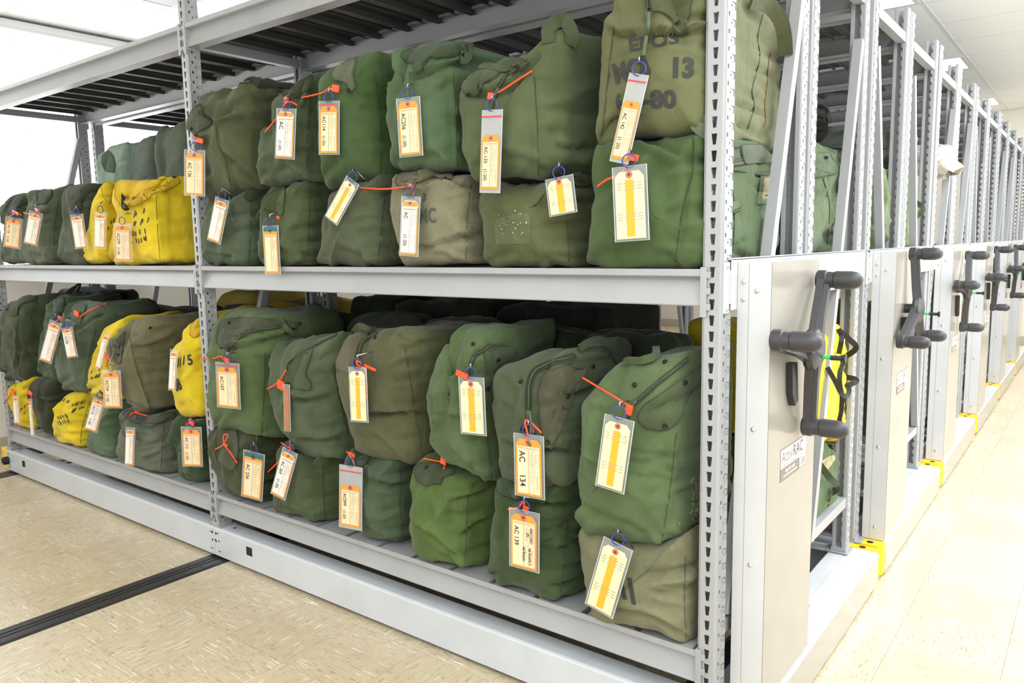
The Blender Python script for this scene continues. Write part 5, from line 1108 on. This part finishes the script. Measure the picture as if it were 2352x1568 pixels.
TG = [
 ('orange-bordered tag reading AC 155 (1-20), furthest left on the upper shelf', (33,500),(27,569),38,'orange','AC 155|(1-20)','L1'),
 ('pale slanted tag on the second bag from the left of the upper shelf', (83,487),(70,562),30,'white','','L2'),
 ('narrow orange-edged tag under a dark cord on the upper shelf', (176,492),(188,571),28,'white','','L3'),
 ('glaring white tag on the small yellow kit bag', (231,487),(230,571),26,'white','','L4'),
 ('orange-bordered tag reading AC 279 (1-20) on the large yellow kit bag', (281,513),(284,600),40,'orange','AC279|(1-20)','L5'),
 ('orange-bordered tag reading AC 136 hanging in front of the middle upright', (447,344),(447,450),47,'orange','AC 136','T1'),
 ('glaring white tag with orange edges on the second top-row bag from the middle upright', (658,249),(654,365),44,'white','AC|(1-20)','T2'),
 ('tag AC 114 (1-20) in red-lined zip sleeve on the smooth green bag', (756,232),(756,355),46,'zipshort','AC114|(1-20)','T3'),
 ('orange tag reading AC 256 (1-20) on the knotted green bag in the top row', (937,224),(945,359),53,'orange','AC256|(1-20)','T4'),
 ('long zip bag holding orange tag AC-135 (1-20) on the broad slumping bag', (1131,252),(1125,443),46,'zip','AC-135|(1-20)','T5'),
 ('long slanted zip bag holding orange tag AC 142 (1-20) on the stencilled top bag', (1468,170),(1421,374),42,'zip','AC 142|(1-20)','T6'),
 ('large cream tag with an amber stripe on the bright green bag at the aisle end', (1445,381),(1452,553),78,'stripe','','B6'),
 ('blank white tag hanging crooked beside the middle upright on the upper shelf', (511,456),(491,556),30,'white','','B1'),
 ('white and orange tag with a teal end hanging down over the upper front beam', (621,518),(627,630),35,'teal','','B2'),
 ('narrow amber-striped tag hanging sharply askew on the grey-olive bag', (811,414),(760,507),28,'stripe','','B3'),
 ('glossy tag reading AC (1-20) behind a green cord on the tan-grey bag', (944,451),(939,588),42,'white','AC|(1-20)','B4'),
 ('wide cream tag with an amber stripe clipped by its corner on the olive-brown bag', (1284,407),(1294,492),72,'stripe','','B5'),
 ('orange tag reading AC 107 on the fresh green bag beside the middle upright', (522,833),(526,937),54,'zipshort','AC107','M1'),
 ('orange tag reading AC 236 with a teal end on the dark olive bag', (584,1038),(578,1145),48,'teal','AC 236','N1'),
 ('slanted tag reading AC 269 (1-20) on the mid-green bag of the bottom shelf', (667,1034),(638,1141),33,'white','AC 269|(1-20)','N2'),
 ('brown tag seen nearly edge-on on the bag leaning back', (658,882),(660,990),14,'brown','','M2'),
 ('cream tag with an amber stripe on the brownish-olive creased bag', (821,843),(826,969),40,'stripe','','M3'),
 ('zip bag with an orange tag reading AC 099 (1-20) low on the bottom shelf', (806,1070),(805,1214),52,'zip','AC099|(1-20)','N3'),
 ('cream tag with an amber stripe on the light olive-green bag leaning left', (1082,866),(1088,998),58,'stripe','','M4'),
 ('orange tag reading AC 134 under the long zipper', (1214,998),(1217,1142),68,'orange','AC|134','M5'),
 ('orange tag reading AC 139 on the dark green bag of the bottom row', (1204,1172),(1204,1307),68,'orange','AC 139','N5'),
 ('large cream tag with an amber stripe on the light green bag with the buttoned flap', (1423,959),(1400,1124),66,'stripe','','M6'),
 ('slanted cream tag with an amber stripe on the worn grey-green bag', (1420,1248),(1375,1403),64,'stripe','','N6'),
 ('long white tag slanting left on the set-back green bag', (129,738),(104,831),27,'white','','P2'),
 ('crumpled pale tag reading AC 290, with orange edges, right of the long white tag', (153,752),(167,821),24,'white','AC290','P3'),
 ('orange tag reading AC 154 (1-20) on the squeezed yellow bag', (255,850),(260,937),42,'orange','AC154|(1-20)','P4'),
 ('narrow white tag turned sideways left of the brown-grey bag', (246,766),(225,847),13,'white','','P4'),
 ('narrow white tag turned sideways on the bulging yellow bag', (400,802),(395,897),16,'white','','P6'),
 ('slanted tag reading AC 110 (1-20) beside the yellow bag of the bottom row', (229,914),(208,989),27,'white','AC110|(1-20)','Q4'),
 ('narrow orange-edged tag on the wide slate-grey drawstring bag', (300,981),(297,1069),20,'white','','Q5'),
 ('orange tag reading AC 113 (1-20) beside the middle upright on the bottom shelf', (439,980),(443,1071),46,'orange','AC 113|(1-20)','Q6'),
 ('narrow pale tag on the small yellow bag at the far left of the bottom shelf', (36,909),(40,973),13,'white','','Q1'),
 ('thin pink-white tag seen edge-on before the lower shelf lip', (69,915),(76,1003),8,'white','','Q2')]
for a in TG: tag(a[0], a[1], a[2], a[3], a[4], a[5], a[6], ring=a[3] > 20)
# ------------------------------------------------------------------ plastic pull-tight seals
SEALS = [
 ('T1', 'orange plastic seal above tag AC 136', [(452,330),(450,318),(444,310)], (457,322), (18,11)),
 ('T2', 'orange seal looped above the glaring white tag, tail hanging to the left', [(609,303),(640,265),(654,240),(668,234),(683,242)], (657,230), (9,14)),
 ('T3', 'orange seal with a broad head on the smooth mid-green bag, tail pointing left', [(693,224),(722,218),(745,211),(760,198)], (771,203), (15,17)),
 ('T5', 'orange seal with a long tail rising to the right on the broad slumping bag', [(1222,163),(1190,183),(1160,203),(1140,214)], (1129,221), (16,16)),
 ('B4', 'orange seal with a long horizontal tail on the tan-grey bag', [(828,431),(880,434),(925,430),(948,426),(950,450)], (944,428), (12,8)),
 ('B6', 'orange seal above the large striped tag on the bright green bag', [(1372,428),(1395,412),(1425,400),(1438,380)], (1456,362), (20,16)),
 ('B2', 'short orange seal tail under the corner flap', [(637,496),(641,504)], (639,499), (5,6)),
 ('M1', 'orange seal with a tail crossing the middle upright above tag AC 107', [(456,824),(490,823),(508,818),(514,828)], (521,828), (11,12)),
 ('M2', 'orange seal with a fat head on the bag with the edge-on tag', [(614,893),(634,882),(650,862),(657,848)], (645,884), (14,20)),
 ('M3', 'orange seal hanging in a loop beside the striped tag of the creased bag', [(842,916),(842,880),(838,848),(822,838),(820,828),(832,836)], (850,844), (26,6)),
 ('M4', 'orange seal above the striped tag of the leaning bag', [(1104,929),(1088,900),(1076,868),(1070,856)], (1061,860), (26,13)),
 ('M5', 'orange seal twisted round the zipper pull above tag AC 134', [(1197,1062),(1206,1030),(1212,1000),(1206,972),(1214,966),(1244,994)], (1222,988), (10,6)),
 ('M6', 'orange seal with a long tail rising to the left on the big light green bag', [(1338,867),(1370,886),(1410,910),(1440,928)], (1445,941), (15,24)),
 ('N4', 'orange seal on the bright olive-green bag without a tag', [(972,1053),(1000,1058),(1022,1064),(1016,1084)], (1019,1055), (12,22)),
 ('N1', 'orange seal knotted in a loop on the dark olive bag', [(494,1032),(512,1022),(520,1008),(524,998),(514,1000),(516,1020),(530,1040),(545,1063)], (518,1022), (8,6)),
 ('N2', 'orange seal with a long tail to the lower left above tag AC 269', [(646,1016),(665,1028),(672,1022),(664,1036),(640,1060),(615,1084)], (670,1025), (9,7)),
 ('N3', 'orange seal hanging in front of the zip bag tag AC 099', [(797,1036),(808,1052),(815,1070),(819,1100)], (808,1044), (12,8)),
 ('N5', 'orange seal hooked between the two stacked orange tags AC 134 and AC 139', [(1167,1169),(1190,1165),(1204,1150),(1202,1172)], (1208,1170), (12,16)),
 ('L1', 'orange seal on the dark green bag furthest left on the upper shelf', [(20,500),(30,492),(44,490),(50,496)], (36,488), (14,7)),
 ('L2', 'orange seal above the slanted pale tag of the second bag', [(54,488),(74,492),(90,484)], (86,482), (10,7)),
 ('P3', 'orange seal with a tail rising to the right on the grey-green bag', [(248,695),(225,704),(200,716),(184,728)], (176,720), (9,12)),
 ('P2', 'orange seal above the long slanted white tag', [(110,747),(128,738),(140,730),(146,740)], (138,731), (8,10)),
 ('P4', 'orange seal on the yellow bag squeezed between two others', [(244,842),(248,826),(246,812)], (250,820), (16,12)),
 ('Q5', 'orange seal standing up on the slate-grey drawstring bag', [(298,955),(306,948),(322,950),(340,956)], (315,940), (9,20)),
 ('Q6', 'orange seal on the dark green bag under the bulging yellow one', [(427,976),(434,970),(448,970)], (440,970), (12,10)),
 ('Q1', 'orange seal at the far left of the bottom row, tail pointing down left', [(8,926),(22,908),(30,896)], (30,900), (7,8)),
 ('Q2', 'orange seal on the very dark green bag of the bottom row', [(54,902),(66,904),(72,912),(62,930)], (70,902), (8,7))]
for key, lab, path, hd, hs in SEALS:
    keys = [k for k in ALL if k[0] in 'BTLMNPQ']
    P = []
    for x, y in dense(path, 5):
        q, n_ = hit(keys if False else key, x, y, .25); y_ = min(q.y, front_y(x, y, [key]))-.14; P.append(un(x, y, 1, y_))
    ym = [p.y for p in P]; P = [un(*topx(p), 1, (sum(ym[max(0, i-3):i+4])/len(ym[max(0, i-3):i+4]))-.12) for i, p in enumerate(P)]
    yh = min(P[len(P)-1].y, front_y(hd[0], hd[1], [key])-.25)-.05
    c0 = un(*hd, 1, yh); wx = (un(hd[0]+hs[0]/2, hd[1], 1, yh)-c0).length; hz = (un(hd[0], hd[1]+hs[1]/2, 1, yh)-c0).length
    t = thing('plastic_seal', lab, 'seal', tuple(c0), 'orange pull-tight seals on the kit bags')
    obj('seal_tail', G().tube(P, .075, 6), M_SEAL, t, smooth=True)
    a = math.radians(-14); g = G().box(-wx, wx, -.1, .1, -hz, hz, .05); g.v = [(c0.x+v[0]*math.cos(a)-v[2]*math.sin(a), c0.y+v[1], c0.z+v[0]*math.sin(a)+v[2]*math.cos(a)) for v in g.v]
    obj('seal_head', g, M_SEAL, t)
# dark green tie cords
for key, path, r in (('M5', [(1216,944),(1220,980),(1217,1010),(1212,1034),(1197,1046)], .09), ('M5', [(1217,1010),(1224,1034),(1232,1052)], .09), ('B4', [(950,428),(950,470),(946,500),(936,520)], .09), ('L3', [(166,492),(168,515),(172,542)], .1), ('T6', [(1490,30),(1488,66),(1482,100),(1478,128)], .14), ('N1', [(590,1000),(586,1038)], .04), ('P3', [(170,745),(172,770),(163,796)], .1),
                    ('B2', [(588,500),(596,484),(606,478)], .05), ('B1', [(527,452),(530,490),(536,508)], .08), ('Q5', [(300,945),(282,966),(270,990)], .06), ('Q5', [(312,952),(310,980),(314,1008)], .06), ('B5', [(1276,412),(1272,425),(1276,438)], .12), ('T4', [(938,166),(938,200),(938,222)], .07)):
    P = [Vector(un(x, y, 1, min(hit(key, x, y, 0)[0].y, .4)-.45)) for x, y in dense(path, 5)]
    obj('tie_cord', G().tube(P, r, 6), M_WEB, BAGS[key]['t'], smooth=True)
